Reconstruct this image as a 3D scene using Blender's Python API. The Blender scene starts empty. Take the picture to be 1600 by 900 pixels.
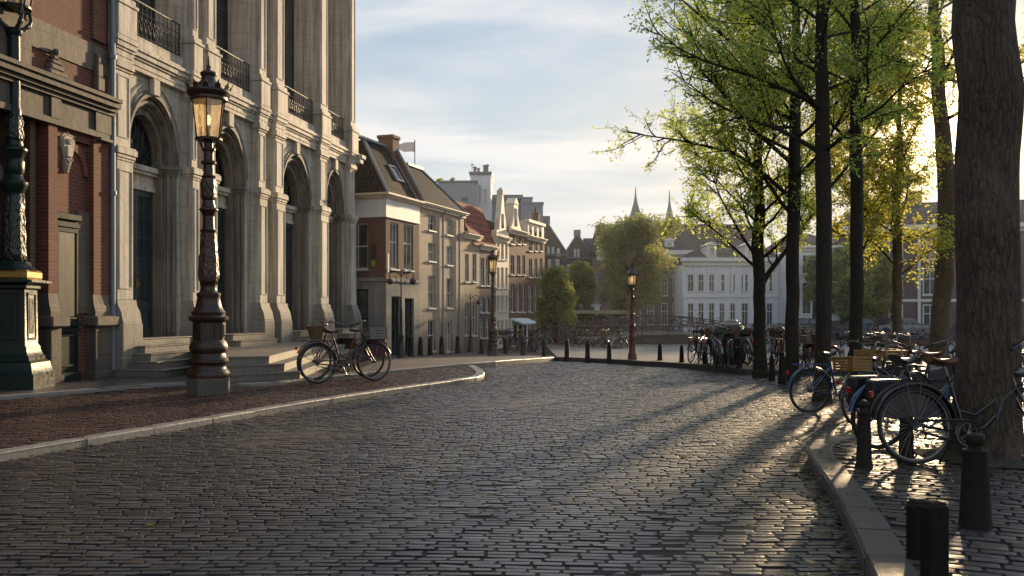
import bpy, math, random
import numpy as np
from mathutils import Vector, Matrix

random.seed(7)
RS = np.random.RandomState(11)
F = 1400.0; HZ = 488.0; EYE = 1.42
COL = bpy.context.scene.collection
R = math.radians

def sstep(t):
    t = max(0.0, min(1.0, t)); return t*t*(3-2*t)
def terr(y):
    "height of the street: it falls gently away from the camera towards the canal"
    return -0.5*sstep((y-24)/20.0)
def gp(px, py, dz=0.0):
    "ground point of the street seen at (px, py) in the photograph, dz above the street"
    y = (EYE-dz)*F/(py-HZ)
    for _ in range(12):
        y = (EYE-dz-terr(y))*F/(py-HZ)
    return ((px-800)/F*y, y)
def xat(px, y): return (px-800)/F*y
def zat(py, y): return EYE-(py-HZ)/F*y

# ------------------------------------------------------------------ objects
def tag(o, label=None, cat=None, group=None, kind=None):
    if label: o['label'] = label
    if cat: o['category'] = cat
    if group: o['group'] = group
    if kind: o['kind'] = kind
    return o
def empty(name, loc=(0, 0, 0), rz=0.0, label=None, cat=None, group=None, parent=None):
    o = bpy.data.objects.new(name, None); COL.objects.link(o)
    o.location = loc; o.rotation_euler = (0, 0, rz)
    if parent: o.parent = parent
    return tag(o, label, cat, group)
def children(o): return list(KIDS.get(o.name, []))
KIDS = {}
def adopt(o, parent):
    o.parent = parent
    KIDS.setdefault(parent.name, []).append(o)
def copy_tree(o, parent=None):
    c = o.copy(); COL.objects.link(c)
    if parent: adopt(c, parent)
    for ch in children(o): copy_tree(ch, c)
    return c

class MB:
    "collects shapes; build() links them as one mesh object"
    def __init__(s, M=None):
        s.v = []; s.f = []; s.mi = []; s.M = M or Matrix(); s.cur = 0; s.sm = []; s.smooth = False
    def add(s, vs, fs, M=None):
        T = s.M @ M if M is not None else s.M
        b = len(s.v)
        ident = T == Matrix()
        for p in vs:
            s.v.append(tuple(p) if ident else tuple(T @ Vector(p)))
        for f in fs:
            s.f.append([b+i for i in f]); s.mi.append(s.cur); s.sm.append(s.smooth)
        return s
    def quad(s, a, b, c, d, M=None): return s.add([a, b, c, d], [(0, 1, 2, 3)], M)
    def box(s, x0, x1, y0, y1, z0, z1, M=None, bev=0.0):
        if x1 < x0: x0, x1 = x1, x0
        if y1 < y0: y0, y1 = y1, y0
        if z1 < z0: z0, z1 = z1, z0
        if bev <= 0:
            return s.add([(x0,y0,z0),(x1,y0,z0),(x1,y1,z0),(x0,y1,z0),(x0,y0,z1),(x1,y0,z1),(x1,y1,z1),(x0,y1,z1)],
                  [(0,3,2,1),(4,5,6,7),(0,1,5,4),(1,2,6,5),(2,3,7,6),(3,0,4,7)], M)
        b = min(bev, (x1-x0)*.45, (y1-y0)*.45, (z1-z0)*.45)
        vs = []
        idx = {}
        for i, x in enumerate((x0, x1)):
            for j, y in enumerate((y0, y1)):
                for k, z in enumerate((z0, z1)):
                    sx = b if i == 0 else -b; sy = b if j == 0 else -b; sz = b if k == 0 else -b
                    for a in range(3):
                        p = [x+sx, y+sy, z+sz]; p[a] = (x, y, z)[a]
                        idx[(i, j, k, a)] = len(vs); vs.append(p)
        fs = []
        for a in range(3):
            o1, o2 = [q for q in range(3) if q != a]
            for e in (0, 1):
                loop = []
                for (u, w) in ((0, 0), (1, 0), (1, 1), (0, 1)):
                    c = [0, 0, 0]; c[a] = e; c[o1] = u; c[o2] = w
                    loop.append(idx[(c[0], c[1], c[2], a)])
                if (e == 0) != (a == 1): loop.reverse()
                fs.append(loop)
        for a in range(3):
            o1, o2 = [q for q in range(3) if q != a]
            for u in (0, 1):
                for w in (0, 1):
                    c0 = [0, 0, 0]; c0[o1] = u; c0[o2] = w; c1 = list(c0); c1[a] = 1
                    fs.append([idx[(*c0, o1)], idx[(*c1, o1)], idx[(*c1, o2)], idx[(*c0, o2)]])
        for i in (0, 1):
            for j in (0, 1):
                for k in (0, 1):
                    fs.append([idx[(i, j, k, 0)], idx[(i, j, k, 1)], idx[(i, j, k, 2)]])
        return s.add(vs, fs, M)
    def prism(s, pts, axis, a0, a1, M=None):
        "closed 2-D polygon extruded along axis 'x' (pts=(y,z)), 'y' (pts=(x,z)) or 'z' (pts=(x,y))"
        n = len(pts)
        def P(p, a):
            return {'x': (a, p[0], p[1]), 'y': (p[0], a, p[1]), 'z': (p[0], p[1], a)}[axis]
        vs = [P(p, a0) for p in pts]+[P(p, a1) for p in pts]
        fs = [tuple(range(n))[::-1], tuple(range(n, 2*n))]
        for i in range(n):
            j = (i+1) % n; fs.append((i, j, n+j, n+i))
        return s.add(vs, fs, M)
    def lathe(s, prof, n=24, M=None, rot=0.0, sq=1.0, lobes=0, lobe=0.0):
        "prof = [(r, z)...]; n=4/6/8 gives square or polygonal turnings"
        vs = []; fs = []
        for (r, z) in prof:
            for i in range(n):
                a = rot+2*math.pi*i/n
                rr = r*(1+lobe*math.cos(lobes*a)) if lobes else r
                vs.append((rr*math.cos(a), rr*math.sin(a)*sq, z))
        for k in range(len(prof)-1):
            for i in range(n):
                j = (i+1) % n
                fs.append((k*n+i, k*n+j, (k+1)*n+j, (k+1)*n+i))
        fs.append(tuple(range(n))[::-1]); b = (len(prof)-1)*n
        fs.append(tuple(range(b, b+n)))
        return s.add(vs, fs, M)
    def tube(s, pts, rad, n=8, M=None, closed=False, cap=True):
        P = [Vector(p) for p in pts]; m = len(P)
        if not hasattr(rad, '__len__'): rad = [rad]*m
        vs = []; fs = []
        nrm = None
        for i in range(m):
            if closed: t = P[(i+1) % m]-P[i-1]
            else: t = P[min(i+1, m-1)]-P[max(i-1, 0)]
            if t.length < 1e-9: t = Vector((0, 0, 1))
            t.normalize()
            if nrm is None:
                nrm = t.orthogonal().normalized()
            else:
                nrm = (nrm-t*nrm.dot(t))
                if nrm.length < 1e-6: nrm = t.orthogonal()
                nrm.normalize()
            b = t.cross(nrm)
            for k in range(n):
                a = 2*math.pi*k/n
                vs.append(P[i]+(nrm*math.cos(a)+b*math.sin(a))*rad[i])
        for i in range(m if closed else m-1):
            i2 = (i+1) % m
            for k in range(n):
                k2 = (k+1) % n
                fs.append((i*n+k, i*n+k2, i2*n+k2, i2*n+k))
        if cap and not closed:
            fs.append(tuple(range(n))[::-1]); fs.append(tuple(range((m-1)*n, m*n)))
        return s.add(vs, fs, M)
    def ball(s, c, r, n=10, M=None, sz=1.0):
        prof = [(r*math.sin(math.pi*k/n)+1e-4, -r*sz*math.cos(math.pi*k/n)) for k in range(n+1)]
        T = Matrix.Translation(c); T = M @ T if M is not None else T
        return s.lathe(prof, max(6, n), T)
    def torus(s, c, Rr, r, n=32, m=6, plane='xz', M=None, a0=0, a1=360):
        pts = []
        full = abs(a1-a0) >= 359.9
        k = n if full else n+1
        for i in range(k):
            a = R(a0+(a1-a0)*i/n)
            u, w = Rr*math.cos(a), Rr*math.sin(a)
            pts.append({'xz': (c[0]+u, c[1], c[2]+w), 'xy': (c[0]+u, c[1]+w, c[2]), 'yz': (c[0], c[1]+u, c[2]+w)}[plane])
        return s.tube(pts, r, m, M, closed=full)
    def build(s, name, mats, parent=None, label=None, cat=None, group=None, kind=None, loc=None, rz=None, auto=None):
        me = bpy.data.meshes.new(name)
        me.from_pydata(s.v, [], s.f)
        if not isinstance(mats, (list, tuple)): mats = [mats]
        for m in mats: me.materials.append(m)
        if len(mats) > 1: me.polygons.foreach_set('material_index', s.mi)
        if any(s.sm): me.polygons.foreach_set('use_smooth', s.sm)
        me.update()
        o = bpy.data.objects.new(name, me); COL.objects.link(o)
        if loc: o.location = loc
        if rz is not None: o.rotation_euler = (0, 0, rz)
        if parent: adopt(o, parent)
        if auto is not None:
            me.polygons.foreach_set('use_smooth', [True]*len(s.f))
            me.set_sharp_from_angle(angle=R(auto))
        return tag(o, label, cat, group, kind)

def npmesh(name, V, Fq, mat, parent=None, kind=None, label=None):
    "V (n,3) float array, Fq (m,4) int array of quads"
    me = bpy.data.meshes.new(name)
    me.vertices.add(len(V)); me.vertices.foreach_set('co', np.ascontiguousarray(V, dtype=np.float32).ravel())
    me.loops.add(Fq.size); me.loops.foreach_set('vertex_index', np.ascontiguousarray(Fq, dtype=np.int32).ravel())
    me.polygons.add(len(Fq))
    me.polygons.foreach_set('loop_start', np.arange(0, Fq.size, Fq.shape[1], dtype=np.int32))
    me.update(calc_edges=True)
    me.materials.append(mat)
    o = bpy.data.objects.new(name, me); COL.objects.link(o)
    if parent: adopt(o, parent)
    return tag(o, label, None, None, kind)
# ------------------------------------------------------------------ materials
class NT:
    def __init__(s, name):
        s.m = bpy.data.materials.new(name); s.m.use_nodes = True
        s.t = s.m.node_tree; s.t.nodes.clear()
        s.out = s.t.nodes.new('ShaderNodeOutputMaterial')
    def n(s, typ, **kw):
        nd = s.t.nodes.new('ShaderNode'+typ)
        for k, v in kw.items():
            if k.startswith('_'): setattr(nd, k[1:], v)
            else:
                key = int(k[1:]) if k[0] == 'i' and k[1:].isdigit() else k.replace('__', ' ')
                if isinstance(v, bpy.types.NodeSocket): s.t.links.new(v, nd.inputs[key])
                else: nd.inputs[key].default_value = v
        return nd
    def l(s, a, b): s.t.links.new(a, b)
    def coord(s, kind='Object'): return s.n('TexCoord').outputs[kind]
    def math(s, op, a, b=0.0, clamp=False):
        nd = s.n('Math', _operation=op, _use_clamp=clamp, i0=a, i1=b); return nd.outputs[0]
    def map(s, vec, scale=(1, 1, 1), loc=(0, 0, 0), rot=(0, 0, 0)):
        return s.n('Mapping', Vector=vec, Scale=scale, Location=loc, Rotation=rot).outputs[0]
    def noise(s, vec, scale=5, detail=4, rough=.55, dist=0.0):
        return s.n('TexNoise', Vector=vec, Scale=scale, Detail=detail, Roughness=rough, Distortion=dist).outputs['Fac']
    def ramp(s, fac, stops, interp='LINEAR'):
        r = s.n('ValToRGB', Fac=fac); cr = r.color_ramp; cr.interpolation = interp
        while len(cr.elements) < len(stops): cr.elements.new(.5)
        for e, (p, c) in zip(cr.elements, stops):
            e.position = p; e.color = (*c, 1) if hasattr(c, '__len__') else (c, c, c, 1)
        return r.outputs[0]
    def mix(s, fac, a, b, blend='MIX'):
        nd = s.n('Mix', _data_type='RGBA', _blend_type=blend)
        for sock, v in ((nd.inputs[0], fac), (nd.inputs[6], a), (nd.inputs[7], b)):
            if isinstance(v, bpy.types.NodeSocket): s.l(v, sock)
            elif not hasattr(v, '__len__'): sock.default_value = v
            else: sock.default_value = (*v, 1)
        return nd.outputs[2]
    def bump(s, h, dist=.01, strength=1.0, normal=None):
        nd = s.n('Bump', Height=h, Distance=dist, Strength=strength)
        if normal: s.l(normal, nd.inputs['Normal'])
        return nd.outputs[0]
    def pbr(s, color, rough=.6, normal=None, metallic=0.0, spec=.5, **kw):
        p = s.n('BsdfPrincipled', Metallic=metallic)
        for key, v in (('Base Color', color), ('Roughness', rough)):
            if isinstance(v, bpy.types.NodeSocket): s.l(v, p.inputs[key])
            else: p.inputs[key].default_value = (*v, 1) if hasattr(v, '__len__') else v
        p.inputs['Specular IOR Level'].default_value = spec
        if normal: s.l(normal, p.inputs['Normal'])
        for k, v in kw.items(): p.inputs[k.replace('__', ' ')].default_value = v
        s.l(p.outputs[0], s.out.inputs[0]); return p

def wallvec(t, k=1.0):
    "coordinates for a wall: along the wall, height"
    sp = t.n('SeparateXYZ', Vector=t.coord())
    return t.n('CombineXYZ', X=t.math('ADD', sp.outputs[0], sp.outputs[1]), Y=sp.outputs[2]).outputs[0], sp

def m_stone(name, base, dark, joint=None, streak=.5, rough=.72, warm=None):
    t = NT(name); v, sp = wallvec(t)
    big = t.noise(t.coord(), .8, 5, .6)
    st = t.noise(t.map(t.coord(), (5, 5, .35)), 1.3, 5, .65)
    fine = t.noise(t.coord(), 45, 4, .7)
    f = t.math('MULTIPLY', t.ramp(st, [(.42, 0), (.7, 1)]), streak)
    c = t.mix(f, base, dark)
    st2 = t.noise(t.map(t.coord(), (9, 9, .22)), 1.0, 6, .7)
    c = t.mix(t.math('MULTIPLY', t.ramp(st2, [(.52, 0), (.66, 1)]), streak*.85), c, tuple(x*.6 for x in dark))
    c = t.mix(t.math('MULTIPLY', t.ramp(big, [(.45, 0), (.75, 1)]), .55), c, warm or dark)
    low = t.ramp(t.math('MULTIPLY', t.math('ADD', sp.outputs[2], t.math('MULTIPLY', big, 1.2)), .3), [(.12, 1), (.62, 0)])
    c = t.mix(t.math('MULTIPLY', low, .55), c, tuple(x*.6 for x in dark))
    c = t.mix(t.math('MULTIPLY', fine, .35), c, tuple(x*.55 for x in base), 'MULTIPLY') if False else t.mix(t.ramp(fine, [(.35, .35), (.65, 0)]), c, dark)
    h = t.math('MULTIPLY', fine, .25); h = t.math('ADD', h, t.noise(t.coord(), 6, 4, .6))
    if joint:
        br = t.n('TexBrick', Vector=v, Color1=(1,1,1,1), Color2=(.8,.8,.8,1), Mortar=(0,0,0,1), Scale=1.0, Mortar__Size=.006, Mortar__Smooth=.2, Brick__Width=joint[0], Row__Height=joint[1])
        br.offset = .5
        c = t.mix(t.math('MULTIPLY', br.outputs['Fac'], .38), c, tuple(x*.35 for x in dark))
        blk = t.mix(.35, (1,1,1), br.outputs['Color'])
        c = t.mix(1.0, c, blk, 'MULTIPLY')
        h = t.math('SUBTRACT', h, t.math('MULTIPLY', br.outputs['Fac'], .6))
    t.pbr(c, rough, t.bump(h, .012, .8)); return t.m

def m_brick(name, c1, c2, mortar, bw=.21, rh=.065, grime=.5, rough=.8, ms=.007):
    t = NT(name); v, sp = wallvec(t)
    v = t.n('VectorMath', _operation='ADD', i0=v, i1=t.n('VectorMath', _operation='SCALE', i0=t.n('TexNoise', Vector=t.coord(), Scale=3.0).outputs['Color'], Scale=.012).outputs[0]).outputs[0]
    br = t.n('TexBrick', Vector=v, Color1=(*c1,1), Color2=(*c2,1), Mortar=(*mortar,1), Scale=1.0, Mortar__Size=ms, Mortar__Smooth=.15, Bias=-.1, Brick__Width=bw, Row__Height=rh)
    big = t.noise(t.map(t.coord(), (1, 1, .5)), 1.1, 5, .6)
    c = t.mix(t.math('MULTIPLY', t.ramp(big, [(.4, 0), (.72, 1)]), grime), br.outputs['Color'], tuple(x*.35 for x in c1))
    fine = t.noise(t.coord(), 30, 4, .7)
    c = t.mix(t.math('MULTIPLY', fine, .5), c, tuple(x*.5 for x in c2))
    h = t.math('SUBTRACT', t.math('MULTIPLY', fine, .4), br.outputs['Fac'])
    t.pbr(c, rough, t.bump(h, .007, .9)); return t.m

def m_plain(name, base, rough=.6, var=.25, scale=4, bump=.003, metallic=0.0, spec=.5, streak=False, coat=0.0):
    t = NT(name)
    v = t.map(t.coord(), (3, 3, .5)) if streak else t.coord()
    n1 = t.noise(v, scale, 5, .6); n2 = t.noise(t.coord(), scale*9, 3, .6)
    c = t.mix(t.ramp(n1, [(.35, 0), (.7, 1)]), base, tuple(x*(1-var) for x in base))
    c = t.mix(t.math('MULTIPLY', n2, var), c, tuple(x*.6 for x in base))
    r = t.math('ADD', rough-.1, t.math('MULTIPLY', n1, .2))
    nrm = t.bump(t.math('ADD', t.math('MULTIPLY', n2, .5), n1), bump, .6) if bump else None
    t.pbr(c, r, nrm, metallic, spec, Coat__Weight=coat); return t.m

def m_iron(name, base, rough=.42, edge=None, rust=.3, spec=.5):
    t = NT(name)
    n1 = t.noise(t.coord(), 9, 5, .65); n2 = t.noise(t.coord(), 60, 4, .7)
    c = t.mix(t.math('MULTIPLY', t.ramp(n1, [(.48, 0), (.7, 1)]), rust), base, edge or (.10, .045, .02))
    r = t.ramp(n1, [(.3, rough-.12), (.7, rough+.18)])
    h = t.math('ADD', t.math('MULTIPLY', n2, .35), n1)
    t.pbr(c, r, t.bump(h, .006, .8), 0.0, spec); return t.m

def m_relief(name, base, hi, rough=.4):
    "cast ornament: leaf relief in iron"
    t = NT(name)
    v = t.n('TexVoronoi', Vector=t.map(t.coord(), (1, 1, .6)), Scale=22, _feature='SMOOTH_F1').outputs['Distance']
    n = t.noise(t.coord(), 30, 3, .6)
    h = t.math('ADD', v, t.math('MULTIPLY', n, .4))
    c = t.mix(t.ramp(v, [(.1, 0), (.6, 1)]), hi, base)
    t.pbr(c, rough, t.bump(h, .03, 1.0), 0.0, .6); return t.m

def m_glass(name, dark=(.012, .016, .02), curtain=(.22, .22, .2), amt=.5, rough=.03, spec=.8):
    "window pane: dark room or pale curtain behind a glossy sheet, different from pane to pane"
    t = NT(name)
    rnd = t.n('ObjectInfo').outputs['Random']
    sp = t.n('SeparateXYZ', Vector=t.coord('Object'))
    fold = t.noise(t.map(t.coord(), (9, 9, .3)), 2.2, 3, .5)
    cur = t.mix(t.ramp(fold, [(.35, 0), (.65, 1)]), curtain, tuple(x*.45 for x in curtain))
    room = t.mix(t.ramp(t.noise(t.coord(), 1.7, 3), [(.4, 0), (.7, 1)]), dark, tuple(x*3 for x in dark))
    sel = t.math('LESS_THAN', rnd, amt)
    c = t.mix(t.math('MULTIPLY', sel, t.ramp(t.noise(t.coord(), .9, 2), [(.35, .2), (.6, 1)])), room, cur)
    wob = t.noise(t.coord(), 1.6, 2, .5)
    t.pbr(c, rough, t.bump(wob, .02, .5), 0.0, spec); return t.m

def m_roof(name, base, rh=.3, bw=.24, moss=.3, rough=.75):
    t = NT(name); v, sp = wallvec(t)
    br = t.n('TexBrick', Vector=v, Color1=(*base,1), Color2=tuple(x*.6 for x in base)+(1,), Mortar=tuple(x*.2 for x in base)+(1,), Scale=1.0, Mortar__Size=.035, Mortar__Smooth=.5, Brick__Width=bw, Row__Height=rh)
    br.offset = .0 if bw < .3 else .5
    n = t.noise(t.coord(), 1.2, 5, .6)
    c = t.mix(t.math('MULTIPLY', t.ramp(n, [(.45, 0), (.7, 1)]), moss), br.outputs['Color'], tuple(x*.45+.01 for x in base))
    t.pbr(c, rough, t.bump(t.math('SUBTRACT', t.math('MULTIPLY', n, .3), br.outputs['Fac']), .04, .8), 0.0, .15); return t.m

def m_paver(name, bases, rough=(.34, .62), bump=.004, wet=.5, coat=.15):
    "one stone per mesh island, each with its own tone and polish"
    t = NT(name)
    rnd = t.n('NewGeometry').outputs['Random Per Island']
    stops = [(i/(len(bases)-1), b) for i, b in enumerate(bases)]
    c = t.ramp(rnd, stops)
    patch = t.noise(t.coord(), .35, 5, .6); fine = t.noise(t.coord(), 60, 5, .75); mid = t.noise(t.coord(), 9, 4, .6)
    c = t.mix(t.math('MULTIPLY', t.ramp(patch, [(.4, 0), (.65, 1)]), .5), c, tuple(x*.5 for x in bases[0]))
    dust = t.noise(t.map(t.coord(), (.5, .12, 1), rot=(0, 0, .25)), 1.6, 5, .6); c = t.mix(t.ramp(dust, [(.52, 0), (.72, .38)]), c, tuple(min(1, x*1.25) for x in bases[-2]))
    c = t.mix(t.ramp(fine, [(.35, .5), (.6, 0)]), c, tuple(x*.4 for x in bases[0]))
    c = t.mix(t.ramp(mid, [(.6, 0), (.8, .4)]), c, tuple(min(1, x*1.9) for x in bases[-1]))
    r = t.math('ADD', t.math('MULTIPLY', patch, (rough[1]-rough[0])), rough[0])
    r2 = t.math('ADD', r, t.math('MULTIPLY', t.math('SUBTRACT', t.math('FRACT', t.math('MULTIPLY', rnd, 7.3)), .5), .34))
    h = t.math('ADD', t.math('MULTIPLY', fine, .45), t.math('ADD', mid, t.math('MULTIPLY', t.noise(t.coord(), 24, 3, .6), .8)))
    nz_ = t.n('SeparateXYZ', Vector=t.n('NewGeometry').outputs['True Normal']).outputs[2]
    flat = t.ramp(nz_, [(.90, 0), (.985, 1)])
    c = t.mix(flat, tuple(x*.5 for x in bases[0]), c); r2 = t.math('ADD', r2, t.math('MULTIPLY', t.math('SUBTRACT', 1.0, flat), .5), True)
    pb = t.pbr(c, r2, t.bump(h, bump, .9), 0.0, wet); pb.inputs['Coat Roughness'].default_value = .34; t.l(t.math('MULTIPLY', flat, coat), pb.inputs['Coat Weight']); return t.m

def m_flat_paving(name, c1, c2, mortar, bw, rh, rot=0.0, rough=.55, bump=.01, ms=.012, spec=.45):
    t = NT(name)
    v = t.map(t.coord(), rot=(0, 0, rot))
    v = t.n('VectorMath', _operation='ADD', i0=v, i1=t.n('VectorMath', _operation='SCALE', i0=t.n('TexNoise', Vector=t.coord(), Scale=1.3).outputs['Color'], Scale=.05).outputs[0]).outputs[0]
    br = t.n('TexBrick', Vector=v, Color1=(*c1,1), Color2=(*c2,1), Mortar=(*mortar,1), Scale=1.0, Mortar__Size=ms, Mortar__Smooth=.3, Brick__Width=bw, Row__Height=rh)
    n = t.noise(t.coord(), .5, 6, .65); fine = t.noise(t.coord(), 25, 5, .7)
    c = t.mix(t.math('MULTIPLY', t.ramp(n, [(.4, 0), (.66, 1)]), .5), br.outputs['Color'], tuple(x*.45 for x in c1))
    c = t.mix(t.ramp(fine, [(.35, .4), (.6, 0)]), c, tuple(x*.4 for x in c2))
    r = t.math('ADD', rough-.15, t.math('MULTIPLY', n, .3))
    h = t.math('SUBTRACT', t.math('ADD', t.math('MULTIPLY', fine, .3), t.math('MULTIPLY', n, .5)), br.outputs['Fac'])
    t.pbr(c, r, t.bump(h, bump, .9), 0.0, spec); return t.m

def m_bark(name, base, deep, scale=1.0, moss=0.0):
    t = NT(name)
    v = t.map(t.coord(), (1, 1, .16))
    v = t.map(t.coord(), (1, 1, .10)); r1 = t.noise(v, 34*scale, 6, .75, .25); r2 = t.n('TexVoronoi', Vector=t.n('VectorMath', _operation='ADD', i0=t.map(t.coord(), (1, 1, .17)), i1=t.n('VectorMath', _operation='SCALE', i0=t.n('TexNoise', Vector=t.coord(), Scale=9).outputs['Color'], Scale=.06).outputs[0]).outputs[0], Scale=30*scale, _feature='DISTANCE_TO_EDGE').outputs['Distance']
    h = t.math('ADD', r1, t.math('MULTIPLY', r2, .9))
    c = t.mix(t.ramp(h, [(.38, 1), (.8, 0)]), base, deep)
    big = t.noise(t.coord(), 2.0, 4, .6)
    c = t.mix(t.ramp(big, [(.5, 0), (.75, .5)]), c, tuple(min(1, x*1.5) for x in base))
    if moss: c = t.mix(t.ramp(big, [(.3, moss), (.55, 0)]), c, (.05, .06, .015))
    t.pbr(c, .85, t.bump(h, .035/scale**.5, 1.0), 0.0, .3); return t.m

def m_leaf(name, cols, trans):
    t = NT(name)
    rnd = t.n('NewGeometry').outputs['Random Per Island']
    c = t.ramp(rnd, [(i/(len(cols)-1), b) for i, b in enumerate(cols)])
    tr = t.ramp(rnd, [(i/(len(trans)-1), b) for i, b in enumerate(trans)])
    cl = t.noise(t.coord(), .9, 3, .5)
    tr = t.mix(t.ramp(cl, [(.4, 0), (.65, .6)]), tr, tuple(x*.6 for x in trans[0]))
    d = t.n('BsdfDiffuse', Color=c); tl = t.n('BsdfTranslucent', Color=tr); g = t.n('BsdfGlossy', Color=(1,1,1,1), Roughness=.45)
    a = t.n('MixShader', Fac=.68); t.l(d.outputs[0], a.inputs[1]); t.l(tl.outputs[0], a.inputs[2])
    b = t.n('MixShader', Fac=.05); t.l(a.outputs[0], b.inputs[1]); t.l(g.outputs[0], b.inputs[2])
    t.l(b.outputs[0], t.out.inputs[0]); return t.m

def m_clear(name, tint=(.9, .85, .75), gloss=.12, glow=None):
    "thin lantern glass"
    t = NT(name)
    a = t.n('BsdfTransparent', Color=(*tint, 1)); g = t.n('BsdfGlossy', Roughness=.08, Color=(1, 1, 1, 1)); tl = t.n('BsdfTranslucent', Color=(1.0, .86, .62, 1))
    dirt = t.noise(t.coord(), 7, 4)
    m1 = t.n('MixShader', Fac=t.math('MULTIPLY', dirt, .95)); t.l(a.outputs[0], m1.inputs[1]); t.l(tl.outputs[0], m1.inputs[2])
    fr = t.n('Fresnel', IOR=1.45)
    m2 = t.n('MixShader', Fac=t.math('ADD', fr.outputs[0], gloss*.3)); t.l(m1.outputs[0], m2.inputs[1]); t.l(g.outputs[0], m2.inputs[2])
    t.l(m2.outputs[0], t.out.inputs[0]); return t.m

def m_emit(name, col, s):
    t = NT(name); e = t.n('Emission', Color=(*col, 1), Strength=s); t.l(e.outputs[0], t.out.inputs[0]); return t.m

M = {}
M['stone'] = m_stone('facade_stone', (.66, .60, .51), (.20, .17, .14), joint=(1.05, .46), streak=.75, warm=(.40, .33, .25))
M['stone_trim'] = m_stone('trim_stone', (.70, .64, .54), (.22, .185, .15), streak=.8)
M['stone_arch'] = m_stone('weathered_shaded_arch_stone', (.27, .235, .195), (.07, .06, .05), streak=.9)  # weathered mouldings, with the recess shade also painted into the reveals
M['stone_dark'] = m_stone('weathered_stone', (.16, .14, .12), (.07, .06, .05), streak=.6)
M['stone_plinth'] = m_stone('plinth_stone', (.38, .34, .28), (.13, .11, .09), joint=(1.4, .6), streak=.5)
M['stone_cornice'] = m_stone('dark_brown_cornice_stone', (.13, .105, .08), (.04, .033, .027), streak=.7)  # dark brown tone throughout the brick building's cornice
M['stone_brown'] = m_stone('brown_sandstone', (.19, .15, .11), (.06, .05, .04), joint=(1.1, .5), streak=.6)
M['stone_step'] = m_stone('step_stone', (.36, .31, .25), (.12, .10, .08), streak=.5, rough=.6)
M['stone_block'] = m_stone('rusticated_stone', (.34, .31, .27), (.15, .13, .11), joint=(.7, .42), streak=.4)
M['plaster'] = m_stone('beige_render', (.44, .34, .24), (.26, .20, .145), streak=.5, joint=(1.3, 1.1))
M['plaster2'] = m_stone('tan_render', (.38, .28, .185), (.24, .175, .12), streak=.5)
M['cream'] = m_plain('cream_paint', (.72, .62, .46), .6, .15, 2, streak=True)
M['white'] = m_plain('white_paint', (.74, .73, .70), .5, .15, 3, streak=True)
M['white_wall'] = m_plain('white_render', (.74, .76, .78), .7, .18, 1.2, streak=True)
M['grey_wall'] = m_plain('grey_render', (.36, .38, .41), .8, .15, .8, streak=True)
M['blue_grey'] = m_plain('blue_grey_cladding', (.26, .31, .36), .6, .12, .7)
M['frame_white'] = m_plain('window_frame_paint', (.66, .64, .58), .45, .12, 5, bump=0)
M['frame_dark'] = m_plain('dark_green_paint', (.014, .024, .020), .6, .3, 5, spec=.15)
M['door_blue'] = m_plain('blue_black_door_paint', (.035, .05, .055), .4, .35, 4)
M['brick_red'] = m_brick('red_brick', (.23, .06, .036), (.15, .04, .026), (.24, .18, .13), rh=.075, bw=.22, ms=.008)
M['brick_brown'] = m_brick('brown_brick', (.17, .085, .05), (.11, .055, .036), (.20, .16, .12), grime=.4)
M['brick_house'] = m_brick('red_brown_brick', (.20, .075, .045), (.13, .05, .034), (.20, .15, .11), grime=.4)
M['brick_mauve'] = m_brick('mauve_brick', (.19, .125, .105), (.14, .09, .078), (.2, .17, .15), grime=.35)
M['brick_grey'] = m_brick('grey_brick', (.15, .13, .115), (.11, .09, .08), (.18, .16, .14), grime=.4)
M['tile_dark'] = m_roof('dark_pantiles', (.036, .022, .018), rh=.34, bw=.2)
M['tile_rust'] = m_roof('rusty_pantiles', (.17, .06, .035), moss=.5)
M['tile_red'] = m_roof('red_roof_tiles', (.30, .065, .04), rh=.35, bw=.4)
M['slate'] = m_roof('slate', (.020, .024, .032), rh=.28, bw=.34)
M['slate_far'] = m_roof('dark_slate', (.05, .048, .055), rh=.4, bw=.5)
M['copper'] = m_plain('green_copper', (.12, .17, .15), .6, .3, 6)
M['lead'] = m_plain('lead_flashing', (.22, .25, .29), .45, .2, 6)
M['glass'] = m_glass('window_glass', amt=.35)
M['glass_cur'] = m_glass('curtained_window_glass', curtain=(.42, .38, .3), amt=.8)
M['glass_far'] = m_glass('far_window_glass', dark=(.02, .024, .028), amt=.3, spec=.25, rough=.1)
M['glass_dark'] = m_glass('dark_window_glass', amt=.0, rough=.02)
M['iron_black'] = m_iron('black_cast_iron', (.016, .015, .015), .38, rust=.25)
M['iron_green'] = m_iron('dark_green_cast_iron', (.006, .018, .014), .33, (.02, .024, .010), rust=.4, spec=.3)
M['iron_brown'] = m_iron('brown_cast_iron', (.030, .014, .009), .38, (.11, .05, .022), rust=.5)
M['iron_red'] = m_iron('red_brown_iron', (.12, .025, .016), .35, (.05, .02, .015), rust=.4)
M['iron_bollard'] = m_iron('brown_black_iron', (.012, .009, .008), .6, (.03, .02, .013), rust=.5, spec=.2)
M['relief_brown'] = m_relief('brown_leaf_ornament', (.03, .015, .01), (.10, .05, .028))
M['relief_green'] = m_relief('green_leaf_ornament', (.006, .014, .011), (.025, .034, .016))
M['gold'] = m_plain('worn_gilding', (.34, .21, .045), .38, .4, 14, metallic=.6)
M['pave_road'] = m_paver('road_brick', [(.011, .012, .015), (.038, .038, .043), (.080, .073, .069), (.017, .019, .025), (.115, .10, .092), (.042, .045, .054), (.012, .012, .014), (.056, .040, .035)], rough=(.32, .62), bump=.007, wet=.42, coat=.45)
M['pave_side'] = m_paver('island_brick', [(.02, .019, .02), (.06, .05, .044), (.12, .09, .07), (.035, .034, .036), (.09, .065, .05)], rough=(.35, .7), bump=.006)
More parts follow.
